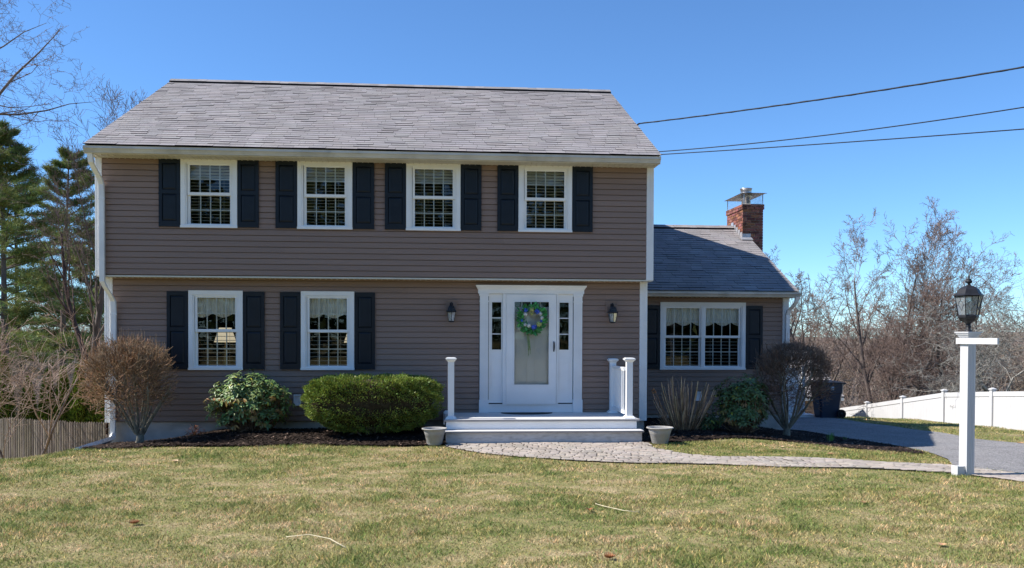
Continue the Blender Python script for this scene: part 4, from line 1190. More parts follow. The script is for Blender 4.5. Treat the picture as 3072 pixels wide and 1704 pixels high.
def rhododendron(x, y, z, cx, cz, rx, ry, rz_, seed, label, bright, n, brown):
    r = random.Random(seed); root = empty('rhododendron', (x, y, z), label, 'shrub')
    lf = MB(); sm = MB()
    tips = []
    for i in range(n):
        u = r.uniform(-.75, 1); th = r.uniform(0, 2 * PI); s = math.sqrt(max(0, 1 - u * u)); k = r.uniform(.62, 1.0) if r.random() < .85 else r.uniform(.3, .7)
        lump = 1 + .10 * math.sin(th * 3 + seed) + .08 * math.sin(th * 5 + u * 4 + seed)
        s2 = s ** .8
        p = Vector((cx + rx * s2 * math.cos(th) * k * lump, y + ry * s2 * math.sin(th) * k * lump, cz + rz_ * (u if u > 0 else u * .95) * k * lump))
        tips.append((p, u, th, k))
        ax = Vector((s * math.cos(th) * .8, s * math.sin(th) * .8, .75 + .3 * u)).normalized()
        nl = r.randint(6, 9); L_ = r.uniform(.07, .118)
        dead = (r.random() < brown and u < .3)
        for j in range(nl):
            a = 2 * PI * j / nl + r.uniform(-.3, .3)
            t1 = ax.cross(Vector((0, .3, 1))).normalized(); t2 = ax.cross(t1)
            d = (t1 * math.cos(a) + t2 * math.sin(a)) * 1.0 + ax * r.uniform(-.35, .55)
            if dead: d.z -= .8; tc = (r.uniform(2.2, 3.4), r.uniform(1.0, 1.4), r.uniform(.8, 1.3))
            else:
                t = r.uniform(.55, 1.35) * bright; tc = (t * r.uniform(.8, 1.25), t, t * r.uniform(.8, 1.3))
                if r.random() < .03: tc = (t * 2.6, t * 1.7, t * .6)
            leaf(lf, p + d * .012, d, ax, L_ * r.uniform(.8, 1.15), L_ * .36, tc, .14, 0, r.uniform(.05, .35))
    for p, u, th, k in tips[::2]:
        b = Vector((x + r.gauss(0, .07), y + r.gauss(0, .06), z - .02)); m_ = b.lerp(p, .5) + Vector((r.gauss(0, .05), r.gauss(0, .05), -.08))
        sm.tube([tuple(b), tuple(m_), tuple(b.lerp(p, .8) + Vector((0, 0, -.02))), tuple(p)], [.010, .007, .005, .004], 4, 0, None, cap=False)
    sm.build('stems', mat('rhododendron_stem', (.22, .14, .09), .85, .2, .3, 20), root); lf.build('leaves', M['rhodo'], root)
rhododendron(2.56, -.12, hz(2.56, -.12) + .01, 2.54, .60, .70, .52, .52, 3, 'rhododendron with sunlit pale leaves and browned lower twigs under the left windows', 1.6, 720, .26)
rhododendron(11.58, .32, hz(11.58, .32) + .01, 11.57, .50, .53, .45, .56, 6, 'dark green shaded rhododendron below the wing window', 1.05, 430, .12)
rhododendron(10.87, .40, hz(10.87, .4) + .01, 10.93, .18, .17, .17, .17, 12, 'small low rhododendron seedling between the canes and the big rhododendron', .8, 40, .05)

def yew():
    x, y = 4.73, -.62; z = hz(x, y); root = empty('clipped_yew', (x, y, z), 'wide flat-topped clipped yew hedge bush left of the porch', 'shrub')
    r = np.random.RandomState(5); rx, ry = 1.17, .62; zb, zt = z + .06, z + 1.02
    n = 52000
    # superellipsoid shell
    u = r.uniform(-1, 1, n); th = r.uniform(0, 2 * PI, n)
    e = .42
    def sg(v, p): return np.sign(v) * np.abs(v) ** p
    cz_ = np.sqrt(1 - u * u); k = 1 - np.abs(r.normal(0, .045, n)); 
    X = sg(np.cos(th), .72) * sg(cz_, e); Y = sg(np.sin(th), .72) * sg(cz_, e); Z = sg(u, .50)
    nrm = np.stack([np.cos(th) * cz_, np.sin(th) * cz_, u], -1)
    taper = 1 - .30 * np.clip(-Z, 0, 1) ** 1.5
    lump = 1 + .045 * np.sin(X * 9 + 2) * np.sin(Y * 7 + Z * 6) + .03 * np.sin(X * 23 + Z * 17) + np.where(r.rand(n) > .96, r.uniform(0, .07, n), 0)
    P = np.stack([x + X * rx * k * taper * lump, y + Y * ry * k * taper * lump, (zb + zt) / 2 + Z * (zt - zb) / 2 * k * (1 + (lump - 1) * .8) - .05 * (np.abs(X) ** 3) * (Z > 0)], -1)
    keep = r.rand(n) < np.where(Z < -.55, .35, 1); P = P[keep]; nrm = nrm[keep]; n = len(P)
    d = nrm + r.normal(0, .55, (n, 3)) + np.array([0, 0, .35]); d /= np.linalg.norm(d, axis=1)[:, None]
    s = np.cross(d, r.normal(0, 1, (n, 3))); s /= np.linalg.norm(s, axis=1)[:, None]
    l = r.uniform(.018, .036, n)[:, None]; w = r.uniform(.005, .009, n)[:, None]
    V = np.stack([P - s * w, P + s * w, P + d * l + s * w * .6, P + d * l - s * w * .6], 1).reshape(-1, 3)
    F = np.arange(4 * n).reshape(-1, 4); t = r.uniform(.55, 1.5, n); T = np.stack([t * r.uniform(.8, 1.3, n), t, t * r.uniform(.7, 1.2, n)], -1)
    o = raw_mesh('foliage', V, F, M['yew'], T, parent=root)
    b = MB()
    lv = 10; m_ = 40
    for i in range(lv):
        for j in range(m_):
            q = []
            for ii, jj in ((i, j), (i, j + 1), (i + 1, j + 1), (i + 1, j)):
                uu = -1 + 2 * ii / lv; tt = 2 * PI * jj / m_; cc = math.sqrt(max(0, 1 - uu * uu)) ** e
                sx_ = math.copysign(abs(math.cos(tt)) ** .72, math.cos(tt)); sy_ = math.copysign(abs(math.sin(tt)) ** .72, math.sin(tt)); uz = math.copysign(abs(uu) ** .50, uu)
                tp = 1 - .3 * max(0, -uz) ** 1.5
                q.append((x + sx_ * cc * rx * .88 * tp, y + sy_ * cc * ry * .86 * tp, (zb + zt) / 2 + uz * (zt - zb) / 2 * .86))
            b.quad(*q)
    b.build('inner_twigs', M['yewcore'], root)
    s_ = MB(); rr = random.Random(3)
    for i in range(26):
        a = rr.uniform(0, 2 * PI); q = rr.uniform(.3, .9)
        s_.tube([(x + rr.gauss(0, .15), y + rr.gauss(0, .08), z - .03), (x + rx * .5 * q * math.cos(a), y + ry * .5 * q * math.sin(a), z + .2), (x + rx * q * math.cos(a), y + ry * q * math.sin(a), z + .45)], [.016, .012, .007], 5)
    s_.build('stems', M['shrubbark'], root)
yew()

def hydrangea():
    x, y = 10.47, .40; z = hz(x, y); root = empty('bare_hydrangea', (x, y, z), 'clump of bare straight hydrangea canes beside the porch and right pot', 'shrub')
    r = random.Random(14); mb = MB(); lo_ = MB()
    for i in range(90):
        a = r.uniform(0, 2 * PI); k = r.random() ** .7; bx, by = x + .24 * k * math.cos(a), y + .14 * k * math.sin(a)
        lean = k * .55; l = r.uniform(.72, 1.16) * (1 - .22 * k) if i < 66 else r.uniform(.3, .55)
        dx, dy = math.cos(a) * lean, math.sin(a) * lean * .6
        p = Vector((bx, by, z - .02)); d = Vector((dx * 1.5, dy * 1.2, 1)).normalized(); pts = [tuple(p)]
        for j in range(5):
            d = (d + Vector((r.gauss(0, .03) - dx * .05, r.gauss(0, .03), .06))).normalized(); p = p + d * l / 5; pts.append(tuple(p))
        t = r.uniform(.55, 1.35); mb.tube(pts, [.010, .0095, .009, .0085, .008, .007], 5, 0, (t, t * r.uniform(.92, 1.05), t * r.uniform(.85, 1.1)))
        if r.random() < .25:
            q = Vector(pts[2]); mb.tube([tuple(q), tuple(q + Vector((dx * .3 + r.gauss(0, .05), r.gauss(0, .05), .22)))], [.005, .0035], 4, 0, t)
    for i in range(160):
        a = r.uniform(0, 2 * PI); k = r.random() ** .6
        p = Vector((x + .34 * k * math.cos(a), y + .2 * k * math.sin(a), z + .02)); l = r.uniform(.12, .34)
        mb.tube([tuple(p), tuple(p + Vector((r.gauss(0, .08) + .2 * k * math.cos(a), r.gauss(0, .06), l)))], [.005, .003], 3, 0, (r.uniform(.4, .9),) * 3)
    for i in range(2):
        c = Vector(((9.86, 10.9)[i], .25, (.78, .35)[i]))
        if i == 0: mb.tube([(10.2, .35, z), (10.0, .3, .4), tuple(c)], [.005, .0045, .003], 4, 0, .8)
        else: mb.tube([(10.6, .35, z), (10.78, .3, .2), tuple(c)], [.005, .0045, .003], 4, 0, .8)
        for k in range(26 if i == 0 else 8):
            d = Vector((r.gauss(0, 1), r.gauss(0, 1), r.gauss(0, 1))).normalized(); leaf(lo_, c + d * .02, d, Vector((0, 0, 1)), .035, .03, (1.3, 1.6, 1.8))
    mb.build('canes', M['cane'], root); lo_.build('dry_flower_head', M['dryleaf'], root)
hydrangea()

# small leftover perennials and shoots
def tuft(name, x, y, n, h, mt, label, cat, seed, spread=.06, wdt=.012):
    r = random.Random(seed); z = hz(x, y) + .01; mb = MB()
    for i in range(n):
        a = r.uniform(0, 2 * PI); s = r.uniform(.2, 1) * spread
        p = Vector((x + s * .4 * math.cos(a), y + s * .4 * math.sin(a), z)); leaf(mb, p, Vector((math.cos(a) * .35, math.sin(a) * .35, 1)), Vector((math.cos(a), math.sin(a), 0)), h * r.uniform(.6, 1.1), wdt, (r.uniform(.7, 1.3),) * 3, .2, 0, .1)
    tag(mb.build(name, mt, base=(x, y, z)), label, cat)
tuft('daffodil_shoots', 13.35, .45, 22, .20, M['greenshoot'], 'green daffodil shoots at the foot of the dark bare shrub by the driveway', 'plant', 1, .12)
tuft('daffodil_shoots', 13.85, .9, 7, .10, M['greenshoot'], 'tiny green shoot in the mulch at the driveway edge', 'plant', 2, .05)
def dryplant():
    x, y = 1.62, -.15; z = hz(x, y); r = random.Random(2); mb = MB()
    for i in range(60):
        d = Vector((r.gauss(0, .7), r.gauss(0, .5), abs(r.gauss(.5, .5)))).normalized(); leaf(mb, Vector((x, y, z + .06)) + d * r.uniform(.02, .14), d + Vector((0, 0, -.6)), Vector((0, 0, 1)), .07, .02, (r.uniform(.7, 1.4), .9, .8))
    for i in range(10): mb.tube([(x, y, z), (x + r.gauss(0, .08), y + r.gauss(0, .06), z + r.uniform(.1, .22))], [.004, .002], 4, 0, .8)
    tag(mb.build('dried_perennial', M['dryleaf'], base=(x, y, z)), 'small withered reddish perennial between the bare globe shrub and rhododendron', 'plant')
dryplant()

# ------------------------------------------------------------------ bare trees
def bare_tree(name, base, h, seed, label, cat='tree', group=None, trunk_r=.14, style=None, trunk_mat=None, twig_mat=None, budget=2600):
    st_ = dict(lean=(0, 0), fork=.3, spread=.55, levels=4, up=.10, wob=.07, kids=(7, 7, 6, 4), ratio=.55, stems=1, minr=.006)
    if style: st_.update(style)
    r = random.Random(seed); root = empty(name, base, label, cat, group)
    tr = MB(); cr = MB(); count = [0]
    def grow(p, d, l, rad, lev):
        if count[0] > budget * 3: return
        n = 9 if lev == 0 else (6 if lev == 1 else (4 if lev == 2 else 3))
        q = Vector(p); dd = Vector(d); pts = [tuple(q)]; rs = [rad]; end = rad * (.22 if lev == 0 else .12)
        nodes = []
        for i in range(n):
            dd = (dd + Vector((r.gauss(0, 1), r.gauss(0, 1), r.gauss(0, .6))) * st_['wob'] * (1 + lev * .8) + Vector((0, 0, st_['up'] * (0, 1, .8, .45, .2)[min(lev, 4)]))).normalized()
            q = q + dd * l / n; k = (i + 1) / n
            pts.append(tuple(q)); rs.append(max(st_['minr'] * .8, rad * (1 - k) + end * k)); nodes.append((Vector(q), Vector(dd), k, rs[-1]))
        count[0] += 1
        t = r.uniform(.75, 1.25)
        sides = 8 if rad > .06 else (5 if rad > .02 else 3)
        (tr if lev <= 1 and rad > .03 else cr).tube(pts, rs, sides, 0, t, cap=False)
        if lev >= st_['levels']: return
        m = st_['kids'][min(lev, len(st_['kids']) - 1)]
        for i in range(m):
            k = (st_['fork'] if lev == 0 else .15) + (1 - (st_['fork'] if lev == 0 else .15)) * (i + r.random()) / m
            idx = min(n - 1, max(0, int(k * n) - 0)); nq, nd, kk, nr = nodes[idx]
            if idx > 0: nq = nq.lerp(nodes[idx - 1][0], r.random())
            a = r.uniform(0, 2 * PI); t1 = nd.cross(Vector((.2, .9, .1))).normalized(); t2 = nd.cross(t1)
            sp = st_['spread'] * r.uniform(.6, 1.35) * (1 + .22 * lev)
            c = (nd * math.cos(sp) + (t1 * math.cos(a) + t2 * math.sin(a)) * math.sin(sp)).normalized()
            grow(nq, c, l * st_['ratio'] * (1.25 - .65 * k) * r.uniform(.75, 1.2), max(st_['minr'], nr * r.uniform(.45, .7)), lev + 1)
    for s in range(st_['stems']):
        a = 2 * PI * s / max(1, st_['stems']) + seed; ls = st_.get('stemspread', .25) if st_['stems'] > 1 else 0
        d = Vector((st_['lean'][0] + ls * math.cos(a), st_['lean'][1] + ls * math.sin(a), 1)).normalized()
        grow(Vector(base) + Vector((.1 * math.cos(a), .1 * math.sin(a), -.15)) * (1 if st_['stems'] > 1 else 0) - Vector((0, 0, .1)), d, h * r.uniform(.85, 1.0) * .8, trunk_r * (1 if s == 0 else r.uniform(.6, .95)), 0)
    tr.build('trunk', trunk_mat or M['bark'], root)
    cr.build('crown', twig_mat or M['twig'], root)
    return root
def gb(x, y): return (x, y, hz(x, y))
# left side
bare_tree('bare_tree', gb(-8.3, 8.9), 21, 33, 'tall leafless tree whose bare limbs reach in from the top left', trunk_r=.24, style=dict(fork=.52, spread=.95, wob=.11, kids=(16, 9, 8, 5), ratio=.40, up=.03, minr=.005), budget=5200)
bare_tree('bare_tree', gb(-5.85, 14.7), 11.6, 23, 'slender leafless grey tree with upswept branches against the left roof end', trunk_r=.17, style=dict(fork=.40, spread=.42, kids=(13, 8, 6, 4), ratio=.50, up=.10, wob=.03), budget=3600)
bare_tree('bare_tree', gb(-6.35, 17.6), 11.0, 5, 'thin leafless tree trunk right behind the slender grey tree on the left', trunk_r=.16, style=dict(fork=.5, spread=.45, kids=(8, 6, 5, 3), ratio=.4), budget=1500, trunk_mat=mat('dark_bark', (.10, .065, .055), .9, .2, .3, 7, bump=.6, bscale=30))
bare_tree('bare_tree', gb(-3.35, 4.2), 4.6, 44, 'low leafless tree with pinkish tan arching branches behind the wooden fence', trunk_r=.055, style=dict(stems=3, stemspread=.5, fork=.38, spread=.55, levels=3, kids=(7, 6, 5), ratio=.62, up=.03, lean=(-.05, 0), minr=.0055), twig_mat=M['twigpale'], budget=3000)
bare_tree('bare_tree', gb(-6.0, 4.4), 5.2, 47, 'leafless pink-twigged tree at the far left edge behind the wooden fence', trunk_r=.06, style=dict(stems=3, stemspread=.55, fork=.38, spread=.6, levels=3, kids=(7, 6, 5), ratio=.62, up=.02, minr=.0055, lean=(.1, 0)), twig_mat=M['twigpale'], budget=3000)
# right side
bare_tree('bare_tree', gb(23.7, 24.5), 11.8, 51, 'straight leafless tree with a pale trunk, first right of the wing', trunk_r=.19, style=dict(fork=.35, spread=.68, kids=(14, 9, 7, 5), ratio=.40, wob=.06, minr=.007), budget=5200)
bare_tree('bare_tree', gb(21.3, 23.0), 10.0, 52, 'thin leaning leafless sapling just beyond the wing downspout', trunk_r=.06, style=dict(fork=.3, spread=.5, kids=(11, 7, 5, 4), ratio=.4, lean=(.12, 0), minr=.005), budget=1200)
bare_tree('bare_tree', gb(24.5, 20.4), 11.4, 53, 'leafless reddish tree with many stems leaning right above the white fence', trunk_r=.14, style=dict(stems=5, stemspread=.28, fork=.28, spread=.48, kids=(11, 8, 7, 5), ratio=.46, lean=(.16, 0), minr=.007), twig_mat=M['twigred'], budget=8000)
bare_tree('bare_tree', gb(26.8, 18.2), 9.6, 54, 'gnarled leafless tree with a dark leaning trunk behind the lamp post', trunk_r=.15, style=dict(fork=.34, spread=.9, kids=(10, 8, 7, 5), ratio=.55, wob=.16, up=.0, lean=(-.25, 0)), budget=3600, twig_mat=M['twig'])
bare_tree('bare_tree', gb(27.0, 15.2), 10.6, 57, 'gnarled leafless tree with grey lichened limbs at the right edge', trunk_r=.15, style=dict(fork=.30, spread=.95, kids=(11, 8, 7, 5), ratio=.55, wob=.17, up=.0, lean=(-.08, 0)), trunk_mat=M['lichen'], twig_mat=M['lichen'], budget=4200)
bare_tree('bare_tree', gb(30, 22), 11.5, 61, 'leafless brown tree far behind the white fence, between lamp post and red tree', trunk_r=.13, style=dict(fork=.2, spread=.8, kids=(10, 8, 6, 4), ratio=.55, wob=.12), twig_mat=M['twig'], budget=2600)

# ------------------------------------------------------------------ evergreens
def pine(base, h, w, seed, label, first=.12, group=None):
    r = random.Random(seed); root = empty('pine_tree', base, label, 'tree', group)
    tr = MB(); V = []; T = []
    bx, by, bz = base
    lean = (r.uniform(-.03, .03), r.uniform(-.03, .03))
    def at(z): return Vector((bx + lean[0] * z, by + lean[1] * z, bz + z))
    tr.tube([tuple(at(h * k / 8)) for k in range(9)], [.19 * (1 - k / 8.4) + .015 for k in range(9)], 8, 0, 1, cap=False)
    rn = np.random.RandomState(seed)
    z = h * first
    while z < h * .99:
        k = z / h; L0 = w * (1 - k) ** .55 * (.62 + .38 * math.sin(min(1, k * 2.2) * PI / 2)) if k > .25 else w * (.75 + k)
        nb = r.randint(4, 6)
        for i in range(nb):
            if r.random() < .16: continue
            a = r.uniform(0, 2 * PI); l = L0 * r.uniform(.55, 1.12) + .25
            p = at(z); d = Vector((math.cos(a), math.sin(a), .12 + .5 * k)); pts = [tuple(p)]; q = Vector(p)
            m = 7
            for j in range(m):
                d = (d + Vector((r.gauss(0, .09), r.gauss(0, .09), r.gauss(0, .05) + (-.07 if j < 3 else .05)))).normalized(); q = q + d * l / m; pts.append(tuple(q))
                if j >= 1:
                    for s_ in (-1, 1, 0):
                        side = d.cross(Vector((0, 0, 1))).normalized() * s_; tl = l * .26 * r.uniform(.5, 1.2) * (1 if s_ else .6)
                        dd = (side + d * .7 + Vector((0, 0, r.uniform(0, .25)))).normalized(); nt_ = 3
                        for u in range(1, nt_ + 1):
                            c = q + dd * tl * u / nt_; n = r.randint(11, 17); sz = r.uniform(.13, .22)
                            dv = rn.normal(0, 1, (n, 3)); dv[:, 2] = np.abs(dv[:, 2]) * .55; dv += np.array(dd) * .9; dv /= np.linalg.norm(dv, axis=1)[:, None]
                            sd = np.cross(dv, rn.normal(0, 1, (n, 3))); sd /= np.linalg.norm(sd, axis=1)[:, None]
                            c0 = np.array(c) + rn.normal(0, .06, (n, 3)); wd = .014
                            V.append(np.stack([c0 - sd * wd, c0 + sd * wd, c0 + dv * sz * rn.uniform(.8, 1.6, (n, 1))], 1).reshape(-1, 3))
                            t = r.uniform(.55, 1.45); T.append(np.tile([t * r.uniform(.8, 1.35), t, t * r.uniform(.7, 1.1)], (n, 1)))
            tr.tube(pts, [.032 * (1 - j / (m + 1)) + .004 for j in range(m + 1)], 4, 0, .8, cap=False)
        z += r.uniform(.40, .72) * (1.25 - .5 * k)
    tr.build('trunk', M['bark'], root)
    V = np.concatenate(V); T = np.concatenate(T)
    raw_mesh('crown', V, np.arange(len(V)).reshape(-1, 3), M['pine'], T, parent=root)
    return root
pine((-12.4, 23.3, hz(-12.4, 23.3)), 13.3, 3.5, 1, 'tall dark green pine at the far left edge, its top above the others', .26)
pine((-11.9, 27.3, hz(-11.9, 27.3)), 13.3, 3.5, 2, 'broad olive green pine behind the slender grey tree', .30)
pine((-15.1, 30.5, hz(-15.1, 30.5)), 13.0, 4.0, 3, 'pine partly hidden behind the leftmost tall pine', .12)
pine((-12.5, 33.3, hz(-12.5, 33.3)), 10.6, 3.2, 4, 'farther small pine glimpsed right of the grey trunks by the house', .2)

def arborvitae(x, y, h, w, seed, label):
    z = hz(x, y); root = empty('arborvitae', (x, y, z), label, 'shrub', 'arborvitae row behind the wooden fence')
    r = np.random.RandomState(seed); n = 9000
    k = r.rand(n) ** .9; th = r.uniform(0, 2 * PI, n); rad = w * (1 - k) ** .62 * np.clip(k * 12, .5, 1) * (.72 + .28 * r.rand(n)) * (1 + .10 * np.sin(th * 4 + k * 9))
    P = np.stack([x + rad * np.cos(th), y + rad * np.sin(th), z + k * h], -1)
    d = np.stack([np.cos(th) * .6, np.sin(th) * .6, np.ones(n)], -1) + r.normal(0, .35, (n, 3)); d /= np.linalg.norm(d, axis=1)[:, None]
    s = np.cross(d, r.normal(0, 1, (n, 3))); s /= np.linalg.norm(s, axis=1)[:, None]
    l = r.uniform(.05, .11, n)[:, None]; wd = .014
    V = np.stack([P - s * wd, P + s * wd, P + d * l], 1).reshape(-1, 3); t = r.uniform(.5, 1.5, n); T = np.stack([t * r.uniform(.8, 1.3, n), t, t * .8], -1)
    raw_mesh('foliage', V, np.arange(3 * n).reshape(-1, 3), M['arb'], T, parent=root)
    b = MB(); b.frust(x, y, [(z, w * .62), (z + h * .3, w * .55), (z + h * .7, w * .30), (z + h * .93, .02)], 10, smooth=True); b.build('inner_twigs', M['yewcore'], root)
av = [(-6.1, 9.5, 1.35, .46, 'tallest arborvitae, leftmost of the row behind the wooden fence'), (-5.45, 9.5, .78, .40, 'shortest arborvitae, second from the left behind the wooden fence'), (-4.92, 9.5, .98, .42, 'arborvitae in the middle of the row, third from the left'),
      (-4.50, 9.45, 1.06, .42, 'arborvitae fourth from the left in the row'), (-4.05, 9.4, 1.12, .44, 'arborvitae second from the right end of the row'), (-3.55, 9.4, 1.0, .42, 'rightmost arborvitae, half hidden by the bare globe shrub')]
for i, (x, y, tz, w, lb_) in enumerate(av): arborvitae(x, y, tz - .55 + .35 - hz(x, y), w, 60 + i, lb_)

# thickets of brush nobody could count
def thicket(name, spots, seed, label, mt, hmin, hmax, n, k_=1.0):
    r = random.Random(seed); mb = MB()
    for i in range(n):
        x0, x1, y0, y1 = r.choice(spots); x, y = r.uniform(x0, x1), r.uniform(y0, y1); z = hz(x, y) - .1; h = r.uniform(hmin, hmax)
        t = r.uniform(.6, 1.35); tc = (t * r.uniform(.95, 1.1), t, t * r.uniform(.9, 1.1))
        for s in range(3):
            d = Vector((r.gauss(0, .25), r.gauss(0, .25), 1)).normalized(); p = Vector((x, y, z)); pts = [tuple(p)]; nd = []
            for j in range(5):
                d = (d + Vector((r.gauss(0, .12), r.gauss(0, .12), .03))).normalized(); p = p + d * h / 5; pts.append(tuple(p)); nd.append((Vector(p), Vector(d)))
            mb.tube(pts, [v_ * k_ for v_ in (.026, .02, .016, .012, .008, .004)], 3, 0, tc, cap=False)
            for j in range(14):
                q, dd = r.choice(nd); a = Vector((r.gauss(0, 1), r.gauss(0, 1), r.gauss(.3, .6))).normalized(); l = h * r.uniform(.12, .32); e = q + (dd * .5 + a).normalized() * l; m_ = q.lerp(e, .5) + Vector((r.gauss(0, .05), r.gauss(0, .05), r.gauss(0, .05)))
                mb.tube([tuple(q), tuple(m_), tuple(e)], [.010 * k_, .007 * k_, .004 * k_], 3, 0, tc, cap=False)
                for _ in range(2):
                    e2 = m_ + (a + Vector((r.gauss(0, 1), r.gauss(0, 1), r.gauss(.2, .7)))).normalized() * l * .5; mb.tube([tuple(m_), tuple(e2)], [.006 * k_, .0035 * k_], 3, 0, tc, cap=False)
    tag(mb.build(name, mt), label, 'brush', kind='stuff')
thicket('brush', [(24.6, 45, 17, 32), (25.6, 42, 12, 24), (18, 30, 25, 40), (26, 60, 28, 50)], 3, 'tangled leafless brush behind the white fence', M['brush'], 2.2, 4.4, 430, 1.35)
thicket('brush', [(-12, -3, 12, 22), (-16, -4, 18, 34)], 4, 'tangled pinkish leafless brush behind the arborvitae', M['brush'], 1.8, 3.4, 150)
thicket('distant_woods', [(30, 95, 55, 90), (-60, -5, 60, 100), (50, 150, 80, 130), (22, 60, 40, 60)], 5, 'leafless woods in the valley beyond the yards', M['brush'], 6.5, 11, 900, 2.8)

def reflection_woods():  # unseen woods added behind the camera so the window panes reflect dark
    r = np.random.RandomState(3); n = 34000
    x = r.uniform(-75, 85, n); top = 5 + 13 * np.exp(-((x - 4) / 26) ** 4) + 2.5 * np.sin(x * .13) + 2 * np.sin(x * .37 + 1) + 1.5 * np.sin(x * 1.1)  # raised in the middle, where the upstairs panes reflect it
    z = H(x * 0 + 5, x * 0 - 60) + top * r.rand(n) ** .8; y = -62 + r.normal(0, 3, n)
    P = np.stack([x, y, z], -1); a = r.normal(0, 1, (n, 3)); b = r.normal(0, 1, (n, 3))
    a /= np.linalg.norm(a, axis=1)[:, None]; b /= np.linalg.norm(b, axis=1)[:, None]
    V = np.stack([P, P + a * .9, P + b * .9], 1).reshape(-1, 3); t = r.uniform(.4, 1.3, n)
    tag(raw_mesh('reflection_woods', V, np.arange(3 * n).reshape(-1, 3), M['pine'], np.stack([t, t, t], -1)), 'unseen band of woods added across the street for dark window reflections', 'woods', kind='stuff')
reflection_woods()
# ------------------------------------------------------------------ fences
def wood_fence():
    ax, ay, bx, by = -8.5, 8.3, -.9, 4.5
    root = empty('wooden_fence', (ax, ay, hz(ax, ay)), 'weathered grey wooden stockade fence down the slope at left', 'fence')
    L_ = math.hypot(bx - ax, by - ay); ux, uy = (bx - ax) / L_, (by - ay) / L_; nx_, ny_ = uy, -ux
    r = random.Random(6); n = int(L_ / .075); zt0 = -.235
    panels = [MB(), MB(), MB(), MB()]
    for i in range(n):
        s = i * .075; w = r.uniform(.062, .073); x, y = ax + ux * s, ay + uy * s
        k = min(3, int(s / (L_ / 4))); mb = panels[k]
        zt = zt0 + .03 * math.sin(s * .9) + (-.02 if k % 2 else .01) + r.uniform(-.012, .012); zb = zt - 2.0
        t = r.uniform(.65, 1.3); tc = (t, t * r.uniform(.95, 1.03), t * r.uniform(.9, 1.05)); o = r.uniform(0, .006)
        a = (x + nx_ * o, y + ny_ * o); b = (a[0] + ux * w, a[1] + uy * w); m_ = ((a[0] + b[0]) / 2 + nx_ * .012, (a[1] + b[1]) / 2 + ny_ * .012); bk = -.018
        vs = [(a[0], a[1], zb), (m_[0], m_[1], zb), (b[0], b[1], zb), (a[0], a[1], zt), (m_[0], m_[1], zt + .005), (b[0], b[1], zt), (a[0] + nx_ * bk, a[1] + ny_ * bk, zt), (b[0] + nx_ * bk, b[1] + ny_ * bk, zt), (m_[0] - nx_ * .008, m_[1] - ny_ * .008, zt + .045), (a[0] + nx_ * bk, a[1] + ny_ * bk, zb), (b[0] + nx_ * bk, b[1] + ny_ * bk, zb)]
        mb.add(vs, [(0, 1, 4, 3), (1, 2, 5, 4), (3, 4, 8), (4, 5, 8), (5, 7, 8), (7, 6, 8), (6, 3, 8), (2, 10, 7, 5), (9, 0, 3, 6), (10, 9, 6, 7)], 0, tc)
    for mb in panels: mb.build('picket_panel', M['woodfence'], root)
    for k in range(5):
        s = k * L_ / 4; x, y = ax + ux * s - nx_ * .09, ay + uy * s - ny_ * .09
        b = MB(); b.tube([(x, y, -2.4), (x, y, -.30)], .05, 8); b.build('post', M['woodfence'], root)
    for z in (-.55, -1.3):
        b = MB(); b.tube([(ax - nx_ * .045, ay - ny_ * .045, z), (bx - nx_ * .045, by - ny_ * .045, z)], .03, 6); b.build('rail', M['woodfence'], root)
wood_fence()

def vinyl_fence():
    P = [(22.95, 5.11, .50), (22.82, 7.55, .33), (22.69, 9.99, .165), (22.56, 12.42, -.02), (22.43, 14.86, -.40), (22.30, 17.30, -.78), (22.17, 19.74, -1.15), (22.04, 22.2, -1.5)]
    root = empty('vinyl_fence', (22.69, 9.99, hz(22.69, 9.99)), 'white vinyl privacy fence stepping down the slope beyond the driveway', 'fence')
    def slab(x0, y0, z0, x1, y1, z1, hb, ht, t, nm):
        mb = MB(); L_ = math.hypot(x1 - x0, y1 - y0); nx_, ny_ = -(y1 - y0) / L_ * t, (x1 - x0) / L_ * t
        vs = []
        for (x, y, z) in ((x0, y0, z0), (x1, y1, z1)):
            for s in (-1, 1):
                for h_ in (hb, ht): vs.append((x + nx_ * s, y + ny_ * s, z + h_))
        mb.add(vs, [(0, 1, 3, 2), (4, 6, 7, 5), (0, 4, 5, 1), (2, 3, 7, 6), (0, 2, 6, 4), (1, 5, 7, 3)]); return mb
    for (a, b) in zip(P, P[1:]):
        mb = slab(*a, *b, -1.70, -.155, .012, 'panel')
        # tongue and groove boards
        for k in range(1, 15):
            u = k / 15; x, y, z = (a[i] + (b[i] - a[i]) * u for i in range(3)); mb.box(x - .0145, x + .0145, y - .004, y + .004, z - 1.69, z - .16)
        pn = mb.build('panel', M['vinyl'], root)
        slab(*a, *b, -.154, -.01, .03, 'rail').build('rail', M['vinyl'], root); slab(*a, *b, -1.82, -1.701, .03, 'rail').build('rail', M['vinyl'], root)
    for x, y, z in P:
        b = MB(); b.box(x - .064, x + .064, y - .064, y + .064, z - 2.0, z + .045); p = b.build('post', M['vinyl'], root)
        c = MB(); c.frust(x, y, [(z + .0455, .125), (z + .07, .125), (z + .11, .02)], 4); c.build('post_cap', M['vinyl'], p)
vinyl_fence()

